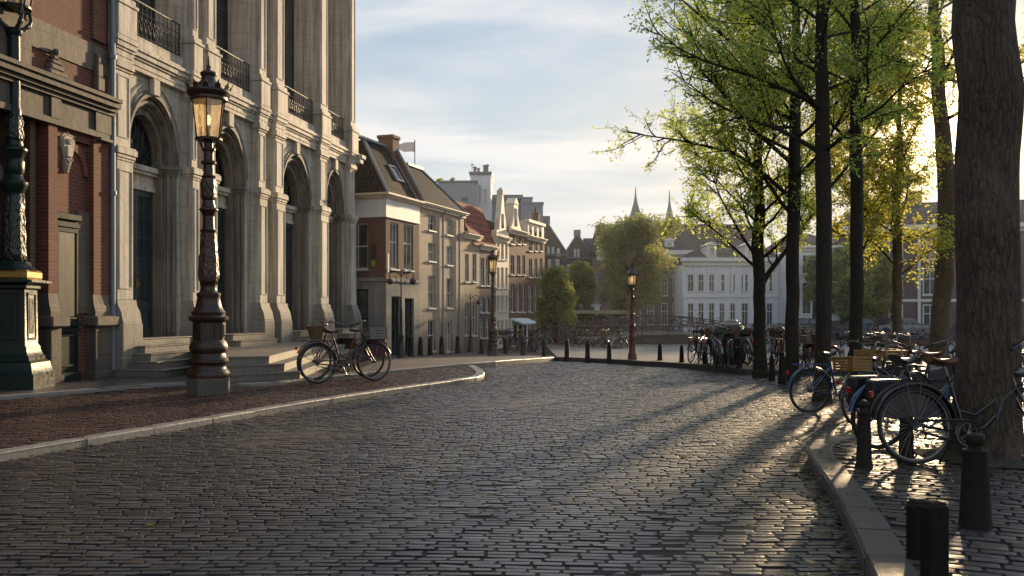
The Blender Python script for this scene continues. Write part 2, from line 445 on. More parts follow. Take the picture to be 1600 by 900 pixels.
M['mortar'] = m_plain('joint_sand', (.018, .015, .013), .9, .4, 12)
M['pave_red'] = m_flat_paving('dark_red_clinker', (.10, .040, .028), (.065, .030, .024), (.02, .016, .013), .21, .07, rot=.22, rough=.5)
M['pave_inner'] = m_flat_paving('dark_flagstones', (.095, .085, .078), (.05, .044, .04), (.012, .011, .01), .6, .45, rot=.19, rough=.5, ms=.018)
M['pave_redbrick'] = m_paver('dark_red_brick', [(.040, .020, .017), (.075, .032, .024), (.10, .045, .03), (.05, .03, .026), (.085, .036, .028)], rough=(.4, .7), bump=.006, wet=.4)
M['pave_light'] = m_flat_paving('pale_square_clinker', (.26, .23, .21), (.20, .18, .165), (.10, .09, .08), .24, .12, rot=.0, rough=.5)
M['pave_far'] = m_flat_paving('plaza_clinker', (.17, .125, .105), (.12, .095, .082), (.045, .035, .03), .24, .12, rot=.1, rough=.55)
M['pave_grey'] = m_flat_paving('grey_clinker', (.10, .095, .092), (.075, .072, .07), (.03, .027, .025), .24, .12, rot=-.06, rough=.45)
M['kerb'] = m_stone('kerb_granite', (.40, .38, .35), (.20, .18, .16), streak=.3, rough=.5)
M['kerb_isl'] = m_stone('worn_kerb_granite', (.115, .11, .105), (.045, .04, .037), streak=.5, rough=.5)
M['earth'] = m_plain('earth', (.07, .06, .045), .9, .3, 1)
M['quay'] = m_stone('quay_brick', (.12, .10, .085), (.05, .045, .04), joint=(.5, .25))
M['bark_big'] = m_bark('elm_bark', (.115, .078, .055), (.020, .014, .011), .8, moss=.3)
M['bark'] = m_bark('grey_brown_bark', (.048, .036, .026), (.011, .009, .007), 1.6, moss=.25)
M['bark_warm'] = m_bark('pale_brown_bark', (.17, .115, .07), (.05, .035, .024), 1.2)
M['leaf'] = m_leaf('spring_leaves', [(.10, .16, .03), (.15, .19, .035), (.07, .12, .025)], [(.64, .82, .13), (.88, .92, .15), (.54, .76, .13)])
M['leaf_gold'] = m_leaf('golden_backlit_leaves', [(.10, .12, .015), (.14, .14, .02), (.07, .09, .014)], [(.80, .80, .10), (.95, .82, .11), (.66, .76, .10)])
M['leaf_far'] = m_leaf('far_green_leaves', [(.05, .085, .02), (.085, .11, .022), (.035, .06, .016)], [(.40, .48, .08), (.55, .52, .09), (.34, .42, .08)])
M['leaf_autumn'] = m_leaf('olive_leaves', [(.09, .09, .018), (.13, .10, .018), (.05, .065, .016)], [(.36, .45, .08), (.50, .46, .08), (.28, .38, .08)])
M['rubber'] = m_plain('tyre_rubber', (.018, .017, .016), .7, .3, 20)
M['chrome'] = m_plain('scratched_chrome', (.20, .19, .18), .36, .3, 20, metallic=.9, bump=0)
M['paint_black'] = m_plain('black_bicycle_paint', (.014, .014, .016), .28, .3, 8, bump=0, coat=.3)
M['paint_blue'] = m_plain('blue_bicycle_paint', (.012, .05, .16), .3, .3, 8, bump=0, coat=.3)
M['paint_red'] = m_plain('dark_red_bicycle_paint', (.16, .018, .02), .35, .3, 8, bump=0, coat=.3)
M['paint_silver'] = m_plain('silver_bicycle_paint', (.28, .28, .29), .35, .2, 8, metallic=.4, bump=0)
M['leather'] = m_plain('brown_leather', (.12, .045, .028), .38, .4, 14)
M['vinyl'] = m_plain('black_vinyl', (.02, .02, .022), .42, .3, 10)
M['vinyl_red'] = m_plain('maroon_canvas', (.10, .018, .022), .6, .3, 10)
M['crate_yellow'] = m_plain('yellow_plastic', (.25, .13, .018), .55, .45, 8)
M['wicker'] = m_plain('wicker', (.20, .12, .06), .7, .5, 40, bump=.01)
M['crate_grey'] = m_plain('grey_crate', (.20, .18, .16), .6, .3, 12)
M['lens_red'] = m_plain('red_reflector', (.35, .01, .01), .15, .1, 10, bump=0)
M['lantern'] = m_clear('lantern_glass')
M['mantle'] = m_emit('added_mantle_glow', (1.0, .62, .28), 5.0)  # glow added inside the lantern; its warmth is low sun through the glass
M['lime_sign'] = m_plain('lime_poster', (.35, .42, .03), .5, .2, 8)
M['orange'] = m_plain('orange_paint', (.5, .17, .02), .5, .2, 8)
M['container'] = m_plain('dark_green_container', (.02, .05, .035), .5, .3, 5)
M['wood_post'] = m_plain('dark_hardwood', (.016, .012, .010), .7, .5, 10, streak=True, bump=.006, spec=.15)
# ------------------------------------------------------------------ camera, sky, sun
SUN_AZ, SUN_EL = 25.6, 11.0
cam_d = bpy.data.cameras.new('camera'); cam = bpy.data.objects.new('camera', cam_d); COL.objects.link(cam)
cam.location = (0, 0, EYE); cam.rotation_euler = (R(90), 0, 0)
cam_d.sensor_width = 36; cam_d.lens = 36*F/1600; cam_d.shift_y = (HZ-450)/1600
cam_d.clip_start = .05; cam_d.clip_end = 6000
sc = bpy.context.scene; sc.camera = cam
sc.view_settings.view_transform = 'Standard'; sc.view_settings.look = 'None'; sc.view_settings.exposure = 0; sc.view_settings.gamma = 1
sc.cycles.use_denoising = True
sc.cycles.max_bounces = 6; sc.cycles.diffuse_bounces = 3; sc.cycles.glossy_bounces = 3; sc.cycles.transmission_bounces = 4; sc.cycles.transparent_max_bounces = 8
sc.cycles.sample_clamp_indirect = 6; sc.cycles.caustics_reflective = False; sc.cycles.caustics_refractive = False

w = bpy.data.worlds.new('World'); sc.world = w; w.use_nodes = True
nt = w.node_tree; nt.nodes.clear()
def wn(typ, **kw):
    nd = nt.nodes.new('ShaderNode'+typ)
    for k, v in kw.items():
        if k.startswith('_'): setattr(nd, k[1:], v)
        else:
            key = int(k[1:]) if k[0] == 'i' and k[1:].isdigit() else k.replace('__', ' ')
            if isinstance(v, bpy.types.NodeSocket): nt.links.new(v, nd.inputs[key])
            else: nd.inputs[key].default_value = v
    return nd
sky = wn('TexSky', _sky_type='NISHITA')
sky.sun_disc = False; sky.sun_elevation = R(SUN_EL); sky.sun_rotation = R(SUN_AZ)
sky.air_density = 1.0; sky.dust_density = .7; sky.ozone_density = 1.5; sky.altitude = 0
tc = wn('TexCoord').outputs['Generated']
sep = wn('SeparateXYZ', Vector=tc)
def wm(op, a, b=0.0, c=False): return wn('Math', _operation=op, _use_clamp=c, i0=a, i1=b).outputs[0]
# clouds lie on a flat deck high above the street: direction / height
hz = wm('MAXIMUM', sep.outputs[2], .0); den = wm('ADD', hz, .09)
cx = wm('DIVIDE', sep.outputs[0], den); cy = wm('DIVIDE', sep.outputs[1], den)
cp = wn('CombineXYZ', X=cx, Y=cy, Z=0.0).outputs[0]
cm = wn('Mapping', Vector=cp, Scale=(.75, 1.5, 1), Rotation=(0, 0, R(-24)), Location=(3.1, 1.7, 0)).outputs[0]
n1 = wn('TexNoise', Vector=cm, Scale=.85, Detail=8.0, Roughness=.52, Distortion=.55).outputs['Fac']
n2 = wn('TexNoise', Vector=cm, Scale=.30, Detail=3.0, Roughness=.5).outputs['Fac']
cs = wm('ADD', wm('MULTIPLY', n1, .62), wm('MULTIPLY', n2, .38))
cr = wn('ValToRGB', Fac=cs); cr.color_ramp.elements[0].position = .43; cr.color_ramp.elements[1].position = .59
cr.color_ramp.interpolation = 'EASE'
cov = wm('MULTIPLY', cr.outputs[0], .85)
# puffs low over the roofs
pm = wn('Mapping', Vector=cp, Scale=(.45, .55, 1), Location=(7.3, 2.2, 0)).outputs[0]
n3 = wn('TexNoise', Vector=pm, Scale=1.5, Detail=7.0, Roughness=.55).outputs['Fac']
pr = wn('ValToRGB', Fac=n3); pr.color_ramp.elements[0].position = .53; pr.color_ramp.elements[1].position = .66
lowmask = wn('MapRange', _interpolation_type='SMOOTHSTEP', Value=sep.outputs[2], i1=.26, i2=.16).outputs[0]
puf = wm('MULTIPLY', wm('MULTIPLY', pr.outputs[0], lowmask), .75)
# glow towards the sun
sd = Vector((math.sin(R(SUN_AZ))*math.cos(R(SUN_EL)), math.cos(R(SUN_AZ))*math.cos(R(SUN_EL)), math.sin(R(SUN_EL))))
dot = wn('VectorMath', _operation='DOT_PRODUCT', i0=tc, i1=tuple(sd)).outputs['Value']
g1 = wm('POWER', wm('MAXIMUM', dot, 0.0), 40.0)
g2 = wm('POWER', wm('MAXIMUM', dot, 0.0), 700.0)
def wmix(f, a, b, bt='MIX'):
    nd = wn('Mix', _data_type='RGBA', _blend_type=bt)
    for sock, v in ((nd.inputs[0], f), (nd.inputs[6], a), (nd.inputs[7], b)):
        if isinstance(v, bpy.types.NodeSocket): nt.links.new(v, sock)
        elif not hasattr(v, '__len__'): sock.default_value = v
        else: sock.default_value = (*v, 1)
    return nd.outputs[2]
SKYK = .10
base = sky.outputs[0]
blue = wmix(wn('MapRange', Value=sep.outputs[2], i1=.0, i2=.42).outputs[0], (.70/SKYK, .77/SKYK, .79/SKYK), (.30/SKYK, .47/SKYK, .68/SKYK))
base = wmix(.80, wn('VectorMath', _operation='MINIMUM', i0=base, i1=(9.0, 8.0, 6.5)).outputs[0], blue)
ccol = wmix(g1, (.88/SKYK, .88/SKYK, .88/SKYK), (1.05/SKYK, .95/SKYK, .78/SKYK))
c1 = wmix(cov, base, ccol)
c2 = wmix(puf, c1, (.98/SKYK, .90/SKYK, .82/SKYK))
horiz = wn('MapRange', _interpolation_type='SMOOTHSTEP', Value=sep.outputs[2], i1=.16, i2=.0).outputs[0]
c2 = wmix(wm('MULTIPLY', horiz, .75), c2, (.84/SKYK, .83/SKYK, .77/SKYK))
warm = wmix(wm('MULTIPLY', g1, .28, True), c2, (1.2/SKYK, .88/SKYK, .48/SKYK))
c3 = wmix(g2, warm, (7/SKYK, 5/SKYK, 2.6/SKYK), 'ADD')
up = wn('MapRange', Value=sep.outputs[2], i1=-.02, i2=.0).outputs[0]
c4 = wmix(up, (.10/SKYK, .09/SKYK, .08/SKYK), c3)
bg = wn('Background', Color=c4, Strength=SKYK*1.05)
wo = wn('OutputWorld', Surface=bg.outputs[0])

sl = bpy.data.lights.new('sun', 'SUN'); sl.energy = 7.0; sl.angle = R(1.8); sl.color = (1.0, .73, .43)
so = bpy.data.objects.new('sun', sl); COL.objects.link(so)
so.rotation_euler = sd.to_track_quat('Z', 'Y').to_euler(); so.location = (20, 40, 30)

# thin morning haze over the canal and the far bank
hz_ = MB(); hz_.box(-70, 130, 26, 135, -.9, 30)
th = NT('thin_haze'); vs_ = th.n('VolumeScatter', Color=(.95, .97, 1.0, 1), Density=.0010, Anisotropy=.4); th.l(vs_.outputs[0], th.out.inputs['Volume'])
hz_.build('haze', th.m, kind='stuff', label='thin morning haze over the canal and far houses')
# ------------------------------------------------------------------ ground
import bmesh
Z_A, Z_ROAD = -.05, -.14
def poly_sheet(name, pts, dz, mat, label=None):
    bm = bmesh.new()
    f = bm.faces.new([bm.verts.new((x, y, 0)) for x, y in pts])
    bmesh.ops.triangulate(bm, faces=[f])
    y0 = min(p[1] for p in pts); y1 = max(p[1] for p in pts)
    y = 24.5
    while y < 44.5:
        if y0 < y < y1:
            bmesh.ops.bisect_plane(bm, geom=bm.verts[:]+bm.edges[:]+bm.faces[:], plane_co=(0, y, 0), plane_no=(0, 1, 0))
        y += 1.0
    for v in bm.verts: v.co.z = terr(v.co.y)+dz
    bmesh.ops.recalc_face_normals(bm, faces=bm.faces[:])
    if sum(f.normal.z for f in bm.faces) < 0: bmesh.ops.reverse_faces(bm, faces=bm.faces[:])
    me = bpy.data.meshes.new(name); bm.to_mesh(me); bm.free()
    me.materials.append(mat)
    o = bpy.data.objects.new(name, me); COL.objects.link(o)
    return tag(o, kind='structure')

def smooth_line(pts, it=2):
    for _ in range(it):
        q = [pts[0]]
        for a, b in zip(pts[:-1], pts[1:]):
            q.append((a[0]*.75+b[0]*.25, a[1]*.75+b[1]*.25)); q.append((a[0]*.25+b[0]*.75, a[1]*.25+b[1]*.75))
        q.append(pts[-1]); pts = q
    return pts

kerb1 = [gp(px, py, Z_A) for px, py in ((-420, 780), (-200, 743), (0, 708), (150, 683), (300, 658), (450, 633), (600, 610), (690, 597), (745, 589.5), (757, 585), (757, 580), (750, 575), (738, 569))]
kerb1 = smooth_line(kerb1, 2)
strip = [gp(px, py, 0) for px, py in ((-500, 662), (-200, 636), (0, 620), (150, 608), (285, 597), (350, 600), (415, 599), (475, 592), (540, 586), (610, 579), (700, 571), (762, 566), (830, 560.5), (866, 558))]
strip = smooth_line(strip, 2)
plaza_edge = [gp(px, py, 0) for px, py in ((866, 558), (930, 560), (1000, 564), (1070, 568), (1130, 573), (1168, 577))]
isl_px = ((1380, 940), (1366, 902), (1341, 836), (1318, 790), (1298, 757), (1278, 727), (1266, 711), (1262, 700), (1267, 691), (1283, 684), (1315, 678), (1370, 672))
isl = [gp(px, py, 0) for px, py in isl_px]
isl = [(2.05, .6), (1.9, 2.6)]+isl+[(isl[-1][0]+3.5, isl[-1][1]+.5), (isl[-1][0]+9, isl[-1][1]+1.2)]
isl = smooth_line(isl, 2)

# the land sheet reaching the horizon, with the canal basin left open
CX0, CY0, CY1 = 1.6, 42.0, 64.0
BIG = 2500
g = MB()
def strip_quads(x0, x1, ys, zf):
    for a, b in zip(ys[:-1], ys[1:]):
        g.quad((x0, a, zf(a)), (x1, a, zf(a)), (x1, b, zf(b)), (x0, b, zf(b)))
nz = lambda y: terr(y)-.27 if y < 44 else -.6
ys1 = [-BIG, 0, 24]+list(range(25, 32))+[31.5]
strip_quads(-BIG, BIG, ys1, nz)
strip_quads(-BIG, CX0, [31.5]+list(range(32, 45))+[CY1], nz)
strip_quads(CX0, BIG, [31.5, CY0], lambda y: -.43)
strip_quads(-BIG, BIG, [CY1, BIG*2], nz)
strip_quads(150, BIG, [CY0, 44, CY1], lambda y: -.6)
g.build('ground', M['pave_far'], kind='structure')
wv = MB(); wv.quad((CX0-.5, CY0-.5, -.75), (151, CY0-.5, -.75), (151, CY1+.5, -.75), (CX0-.5, CY1+.5, -.75))
tw = NT('canal_water'); nrm = tw.bump(tw.math('ADD', tw.noise(tw.map(tw.coord(), (1, 2.2, 1)), 2.2, 4, .6), tw.math('MULTIPLY', tw.noise(tw.coord(), .5, 3), 1.0)), .05, .8)
tw.pbr((.03, .035, .03), .06, nrm, 0, .6)
wv.build('canal_water', tw.m, kind='structure')
qz = lambda y: -.17
qw = MB()
qw.box(CX0, 150, CY0-.35, CY0, -1.6, qz(CY0)-.02)
qw.box(CX0-.4, CX0, CY0-.35, CY1, -1.6, -.52)
qw.box(CX0, 150, CY1, CY1+.5, -1.6, -.42)
qw.build('quay_wall', M['quay'], label='dark brick quay wall around the canal basin', cat='quay wall')

pav_in = [p for p in strip if xat(0, 1) is not None]
cut = min(range(len(strip)), key=lambda i: abs(strip[i][0]/strip[i][1]-xat(540, 1)))
near_in = strip[:cut+1]
fx, fy = near_in[-1]
poly_sheet('pavement_beside_facade', near_in+[(fx-4, fy+6), (-4, 34), (-4.6, 36), (-14, 36), (-16, 5), (strip[0][0]-3, strip[0][1])], 0.0, M['pave_inner'])
poly_sheet('pavement_square', strip[cut:]+plaza_edge[1:]+[(10, 22.3), (16, 21.5), (60, 20), (60, 31.5), (CX0, 31.5), (CX0, 95), (-8, 95), (-8, 36), (-4.6, 36), (-4, 34), (fx-4, fy+6)], -.002, M['pave_far'])
kA = [p for p in kerb1]
poly_sheet('pavement_red', kA+[p for p in reversed(strip) if p[0] < kerb1[-1][0]]+[(-14, strip[0][1]), (-14, kerb1[0][1])], Z_A-.012, M['mortar'])
poly_sheet('island_bed', isl+[(15, 2.0), (15, .6)], -.011, M['mortar'])

def kerb(name, line, width, dz, h, mat, L=1.0, side=1, bev=.012, gap=.009):
    "a row of kerb stones: line = street-side edge, width goes to the given side"
    P = [np.array(p) for p in line]
    d = [0.0]
    for a, b in zip(P[:-1], P[1:]): d.append(d[-1]+float(np.linalg.norm(b-a)))
    xs = [p[0] for p in P]; ys = [p[1] for p in P]
    def at(s):
        x = np.interp(s, d, xs); y = np.interp(s, d, ys)
        e = .15
        tx = np.interp(s+e, d, xs)-np.interp(s-e, d, xs); ty = np.interp(s+e, d, ys)-np.interp(s-e, d, ys)
        l = math.hypot(tx, ty) or 1
        return x, y, -ty/l*side, tx/l*side
    mb = MB(); s = 0.0; rnd = random.Random(len(line))
    while s < d[-1]-.05:
        e = min(s+L*rnd.uniform(.85, 1.15), d[-1]); k = max(2, int((e-s)/.22)+1)
        jz = rnd.uniform(-.004, .004); jw = rnd.uniform(-.006, .006)
        vs = []; fs = []
        for i in range(k+1):
            q = s+gap/2+(e-s-gap)*i/k; x, y, nx, ny = at(q); T = terr(y)+dz+jz
            prof = [(jw, -h), (jw, -bev*1.6), (jw+bev, 0), (width-bev*.5, 0), (width, -bev*.5), (width, -h)]
            if i in (0, k): prof = [(a, b-(bev*.5 if b > -h else 0)) for a, b in prof]
            for a, b in prof: vs.append((x+nx*a, y+ny*a, T+b))
        m = 6
        for i in range(k):
            for j in range(m-1):
                fs.append((i*m+j, (i+1)*m+j, (i+1)*m+j+1, i*m+j+1))
        fs.append(tuple(range(m))); fs.append(tuple(range(k*m, k*m+m))[::-1])
        mb.add(vs, fs); s = e
    return mb.build(name, mat, kind='structure')
kerb('kerb_red_pavement', kerb1, .21, Z_A+.006, .2, M['kerb'], 1.1, side=1)
kerb('kerb_facade_strip', strip, .24, .006, .2, M['kerb'], 1.0, side=1)
kerb('kerb_square', plaza_edge+[(10, 22.3), (16, 21.5)], .22, .006, .25, M['kerb_isl'], 1.0, side=1)
kerb('kerb_island', isl, .235, .006, .3, M['kerb_isl'], .78, side=-1, bev=.02)
qe = MB(); qe.box(CX0, 60, CY0-.45, CY0+.02, -.4, -.10, bev=.02); qe.box(CX0-.42, CX0, CY0-.45, 62, -.8, -.44, bev=.02); qe.build('quay_edge', M['kerb'], kind='structure')
ql = MB(); ql.quad((CX0, 31.5, terr(31.5)-.003), (60, 31.5, terr(31.5)-.003), (60, CY0-.4, -.16), (CX0, CY0-.4, -.16)); ql.quad((CX0, 31.5, terr(31.5)-.003), (CX0, CY0-.4, -.16), (CX0, CY0-.4, -.6), (CX0, 31.5, -.6)); ql.build('pavement_waterside', M['pave_light'], kind='structure')

# ---- individually laid bricks
def inside(px, py, poly):
    c = np.zeros(len(px), bool); n = len(poly)
    for i in range(n):
        x1, y1 = poly[i]; x2, y2 = poly[(i+1) % n]
        if y1 == y2: continue
        cond = ((y1 > py) != (y2 > py)) & (px < (x2-x1)*(py-y1)/(y2-y1)+x1)
        c ^= cond
    return c
T_y = np.linspace(-5, 60, 1301); T_z = np.array([terr(y) for y in T_y])
def bricks(name, poly, bw, rh, rot, dz, mat, x0, x1, y0, y1, gap=.0065, seed=1, hole=None, und=.0045, bow=0.0, tilt=.0048, bev=.006):
    rs = np.random.RandomState(seed)
    nr = int((y1-y0)/rh); nc = int((x1-x0)/bw)+2
    ii, jj = np.meshgrid(np.arange(nr), np.arange(nc), indexing='ij')
    off = (ii % 2)*.5*bw+np.repeat(rs.uniform(-.04, .04, nr)[:, None], nc, 1)
    lj = np.cumsum(rs.normal(0, .008, (nr, nc+1)), axis=1)
    lj -= lj.mean(axis=1, keepdims=True)*.5
    lj = np.clip(lj, -.06, .06)
    xa = x0+off+jj*bw+lj[:, :-1]; xb = x0+off+(jj+1)*bw+lj[:, 1:]
    yc = y0+ii*rh
    cx = ((xa+xb)/2).ravel(); hw = ((xb-xa)/2-gap/2-rs.uniform(0, .002, xa.shape)).ravel(); cy = yc.ravel()+rs.normal(0, .0035, cx.shape)
    hh = (rh/2-gap/2)*np.ones_like(cx)-rs.uniform(0, .0022, cx.shape)
    ca, sa = math.cos(rot), math.sin(rot)
    def warp(x, y):
        y = y+bow*x*x+.035*np.sin(x*.55+y*.22)+.02*np.sin(x*1.7-y*.5)
        return x*ca-y*sa, x*sa+y*ca
    wx, wy = warp(cx, cy)
    keep = inside(wx, wy, poly) & (np.abs(wx) < (1060/F)*wy+1.6) & (wy > 3.0) & (wy < 33)
    if hole is not None: keep &= ~inside(wx, wy, hole)
    cx, cy, hw, hh = cx[keep], cy[keep], hw[keep], hh[keep]; n = len(cx)
    z0 = rs.normal(0, .0022, n); tx = rs.normal(0, tilt, n); ty = rs.normal(0, tilt*2, n); ra = rs.normal(0, .012, n)
    sx = np.array([-1, 1, 1, -1]); sy = np.array([-1, -1, 1, 1])
    V = np.zeros((n, 16, 3)); cjit = rs.uniform(0, .0042, (n, 4))
    for ring, (ins, zz) in enumerate(((0.0, -.04), (0.0, -.0055), (bev*.5, -.0012), (bev*1.4, 0.0))):
        cj = cjit*(1+.6*ring) if ring else cjit*.6
        lx = sx[None]*(hw[:, None]-ins-cj); ly = sy[None]*(hh[:, None]-ins-cj*.6)
        rx = lx-ly*ra[:, None]; ry = ly+lx*ra[:, None]
        X, Y = warp(cx[:, None]+rx, cy[:, None]+ry)
        und_z = und*(np.sin(X*.9+1)*np.sin(Y*.7)+.6*np.sin(X*2.1-Y*1.3)*np.sin(Y*.45+2))
        Z = np.interp(Y, T_y, T_z)+dz+zz+z0[:, None]+tx[:, None]*lx*2+ty[:, None]*ly*2+und_z
        V[:, ring*4:ring*4+4, 0] = X; V[:, ring*4:ring*4+4, 1] = Y; V[:, ring*4:ring*4+4, 2] = Z
    q = []
    for r_ in range(3):
        for k in range(4):
            a, b = r_*4+k, r_*4+(k+1) % 4
            q.append((a, b, b+4, a+4))
    q.append((12, 13, 14, 15)); q = np.array(q)
    Fq = (np.arange(n)*16)[:, None, None]+q[None]
    o = npmesh(name, V.reshape(-1, 3), Fq.reshape(-1, 4), mat, kind='structure')
    print(name, n)
    return o
road_poly = kerb1+[p for p in strip if p[0] > kerb1[-1][0]]+plaza_edge[1:]+[(10, 22.3), (16, 21.5), (16, 1), (-14, 1), (-14, kerb1[0][1])]
poly_sheet('road_bed', road_poly, Z_ROAD-.0075, M['mortar'])
isl_poly = isl+[(15, 2.0), (15, .6)]
bricks('road', road_poly, .20, .077, R(-1.8), Z_ROAD, M['pave_road'], -16, 18, 1, 34, seed=3, hole=isl_poly, bow=-.0012)
# island bricks lie behind the kerb stones, rows skewed
ic = [(x+.235, y) if y < 6 else (x+.25, y-.12) for x, y in isl]
bricks('island_paving', ic+[(15, 2.0), (15, .6)], .215, .105, R(-24), -.002, M['pave_side'], -2, 14, 2, 16, seed=5, und=.003, gap=.008)

def offset_line(line, w):
    out = []
    for i, (x, y) in enumerate(line):
        a = line[max(0, i-1)]; b = line[min(len(line)-1, i+1)]; tx, ty = b[0]-a[0], b[1]-a[1]; l = math.hypot(tx, ty) or 1
        out.append((x-ty/l*w, y+tx/l*w))
    return out
redp = offset_line(kerb1, .20)+[(x, y-.12) for x, y in reversed(strip) if x < kerb1[-1][0]-.2]+[(-14, strip[0][1]), (-14, kerb1[0][1])]
bricks('red_paving', redp, .20, .085, R(11), Z_A, M['pave_redbrick'], -20, 8, 4, 34, seed=9, und=.003, gap=.007, tilt=.004)
# ------------------------------------------------------------------ the stone building with the tall arches
FX0, FY0, FA = -8.918, 19.88, .1871
FK = math.hypot(FA, 1)
FTH = math.atan2(1, FA)
FC = -FX0+FA*FY0
def S(px):
    y = FC/(FA+(800-px)/F); return (y-FY0)*FK
def arch_pts(cx, zi, rx, rz, n=28):
    return [(cx-rx*math.cos(math.pi*i/n), zi+rz*math.sin(math.pi*i/n)) for i in range(n+1)]
def arch_wall(mb, x0, x1, z0, z1, cx, zi, rx, rz, y, n=28):
    mb.quad((x0, y, z0), (cx-rx, y, z0), (cx-rx, y, zi), (x0, y, zi))
    mb.quad((cx+rx, y, z0), (x1, y, z0), (x1, y, zi), (cx+rx, y, zi))
    mb.quad((x0, y, zi), (cx-rx, y, zi), (cx-rx, y, z1), (x0, y, z1))
    mb.quad((cx+rx, y, zi), (x1, y, zi), (x1, y, z1), (cx+rx, y, z1))
    P = arch_pts(cx, zi, rx, rz, n)
    for a, b in zip(P[:-1], P[1:]):
        mb.quad((a[0], y, a[1]), (b[0], y, b[1]), (b[0], y, z1), (a[0], y, z1))
def band(mb, cx, zi, o, i, y0, y1, zb, n=28):
    "one step of an arch: face between outline o and i at depth y0, then the soffit back to y1"
    P = [(cx-o[0], zb)]+arch_pts(cx, zi, o[0], o[1], n)+[(cx+o[0], zb)]
    Q = [(cx-i[0], zb)]+arch_pts(cx, zi, i[0], i[1], n)+[(cx+i[0], zb)]
    for k in range(len(P)-1):
        mb.quad((P[k][0], y0, P[k][1]), (P[k+1][0], y0, P[k+1][1]), (Q[k+1][0], y0, Q[k+1][1]), (Q[k][0], y0, Q[k][1]))
        mb.quad((Q[k][0], y0, Q[k][1]), (Q[k+1][0], y0, Q[k+1][1]), (Q[k+1][0], y1, Q[k+1][1]), (Q[k][0], y1, Q[k][1]))
def proud_band(mb, cx, zi, o, i, yf, yb, n=28):
    "raised archivolt: half ring standing yf..yb"
    P = arch_pts(cx, zi, o[0], o[1], n); Q = arch_pts(cx, zi, i[0], i[1], n)
    for k in range(n):
        a, b, c, d = P[k], P[k+1], Q[k+1], Q[k]
        mb.quad((a[0], yf, a[1]), (b[0], yf, b[1]), (c[0], yf, c[1]), (d[0], yf, d[1]))
        mb.quad((a[0], yb, a[1]), (b[0], yb, b[1]), (b[0], yf, b[1]), (a[0], yf, a[1]))
        mb.quad((d[0], yf, d[1]), (c[0], yf, c[1]), (c[0], yb, c[1]), (d[0], yb, d[1]))
def frame_rect(mb, x0, x1, z0, z1, y, w=.035, t=.018):
    "thin moulded border standing t proud of depth y"
    for (a, b, c, d) in ((x0, x1, z1-w, z1), (x0, x1, z0, z0+w), (x0, x0+w, z0+w, z1-w), (x1-w, x1, z0+w, z1-w)):
        mb.box(a, b, y-t, y, c, d)

ROOT = empty('stone_building', (FX0, FY0, 0), FTH, 'grand pale stone building with tall arched doorways, paired pilasters and iron balconies', 'building')
bays = [(1.83, 1.08), (5.50, 1.02), (10.02, 1.16), (13.40, .90)]
pils = [(0.02, .62), (3.16, 3.50), (3.86, 4.42), (6.90, 7.40), (8.02, 8.66), (11.52, 12.22), (14.42, 14.98)]
walls = [(.62, 3.16), (4.42, 6.90), (8.66, 11.52), (12.22, 14.42)]
ZI, RZ, ZB = 5.08, 1.62, -.8
body = MB()
body.box(0.0, 15.0, 1.9, 11, ZB, 16.2); body.box(.3, 14.7, .85, 1.92, ZB, 7.3)
for (cx, r), (x0, x1) in zip(bays, walls):
    arch_wall(body, x0, x1, ZB, 7.1, cx, ZI, r, RZ, .14)
body.box(3.50, 3.86, .14, .6, ZB, 7.1); body.box(7.40, 8.02, .14, .6, ZB, 7.1)
for (x0, x1) in pils: body.box(x0, x1, -.02, 1.9, ZB, 16.0)
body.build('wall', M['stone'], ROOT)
arches = MB()
for cx, r in bays:
    k = RZ/r
    rr = [r, r*.93, r*.84, r*.80, r*.70]
    ys = [.14, .22, .31, .38, .56]
    for i in range(4):
        band(arches, cx, ZI, (rr[i], rr[i]*k), (rr[i+1], rr[i+1]*k), ys[i], ys[i+1], .3)
    band(arches, cx, ZI, (rr[4], rr[4]*k), (rr[4]*.985, rr[4]*.985*k), .56, .72, .3)
    proud_band(arches, cx, ZI, (r*1.0, RZ), (r*.955, RZ*.955), .07, .14)
    proud_band(arches, cx, ZI, (r*1.07, RZ*1.05), (r*1.0, RZ), .10, .14)
    proud_band(arches, cx, ZI, (r*.90, RZ*.90), (r*.86, RZ*.86), .18, .24)
    # jamb shafts standing in the steps of the reveal
    for sg in (-1, 1):
        for q, (rad, yy) in enumerate(((.04, .22), (.035, .31))):
            arches.tube([(cx+sg*(rr[q+1]+.0), yy-.03, .9), (cx+sg*(rr[q+1]+.0), yy-.03, ZI-.1)], rad, 10)
    # impost mouldings returning into the reveal
    for sg in (-1, 1):
        for (z0, z1, pr) in ((4.86, 4.93, .03), (4.93, 5.0, .06), (5.0, 5.1, .09)):
            for q in range(4):
                xa = cx+sg*rr[q]; xb = cx+sg*(rr[q+1]-pr)
                arches.box(xa, xb, ys[q]-pr, ys[q+1]+.03, z0, z1)
arches.build('archivolt', M['stone_arch'], ROOT)
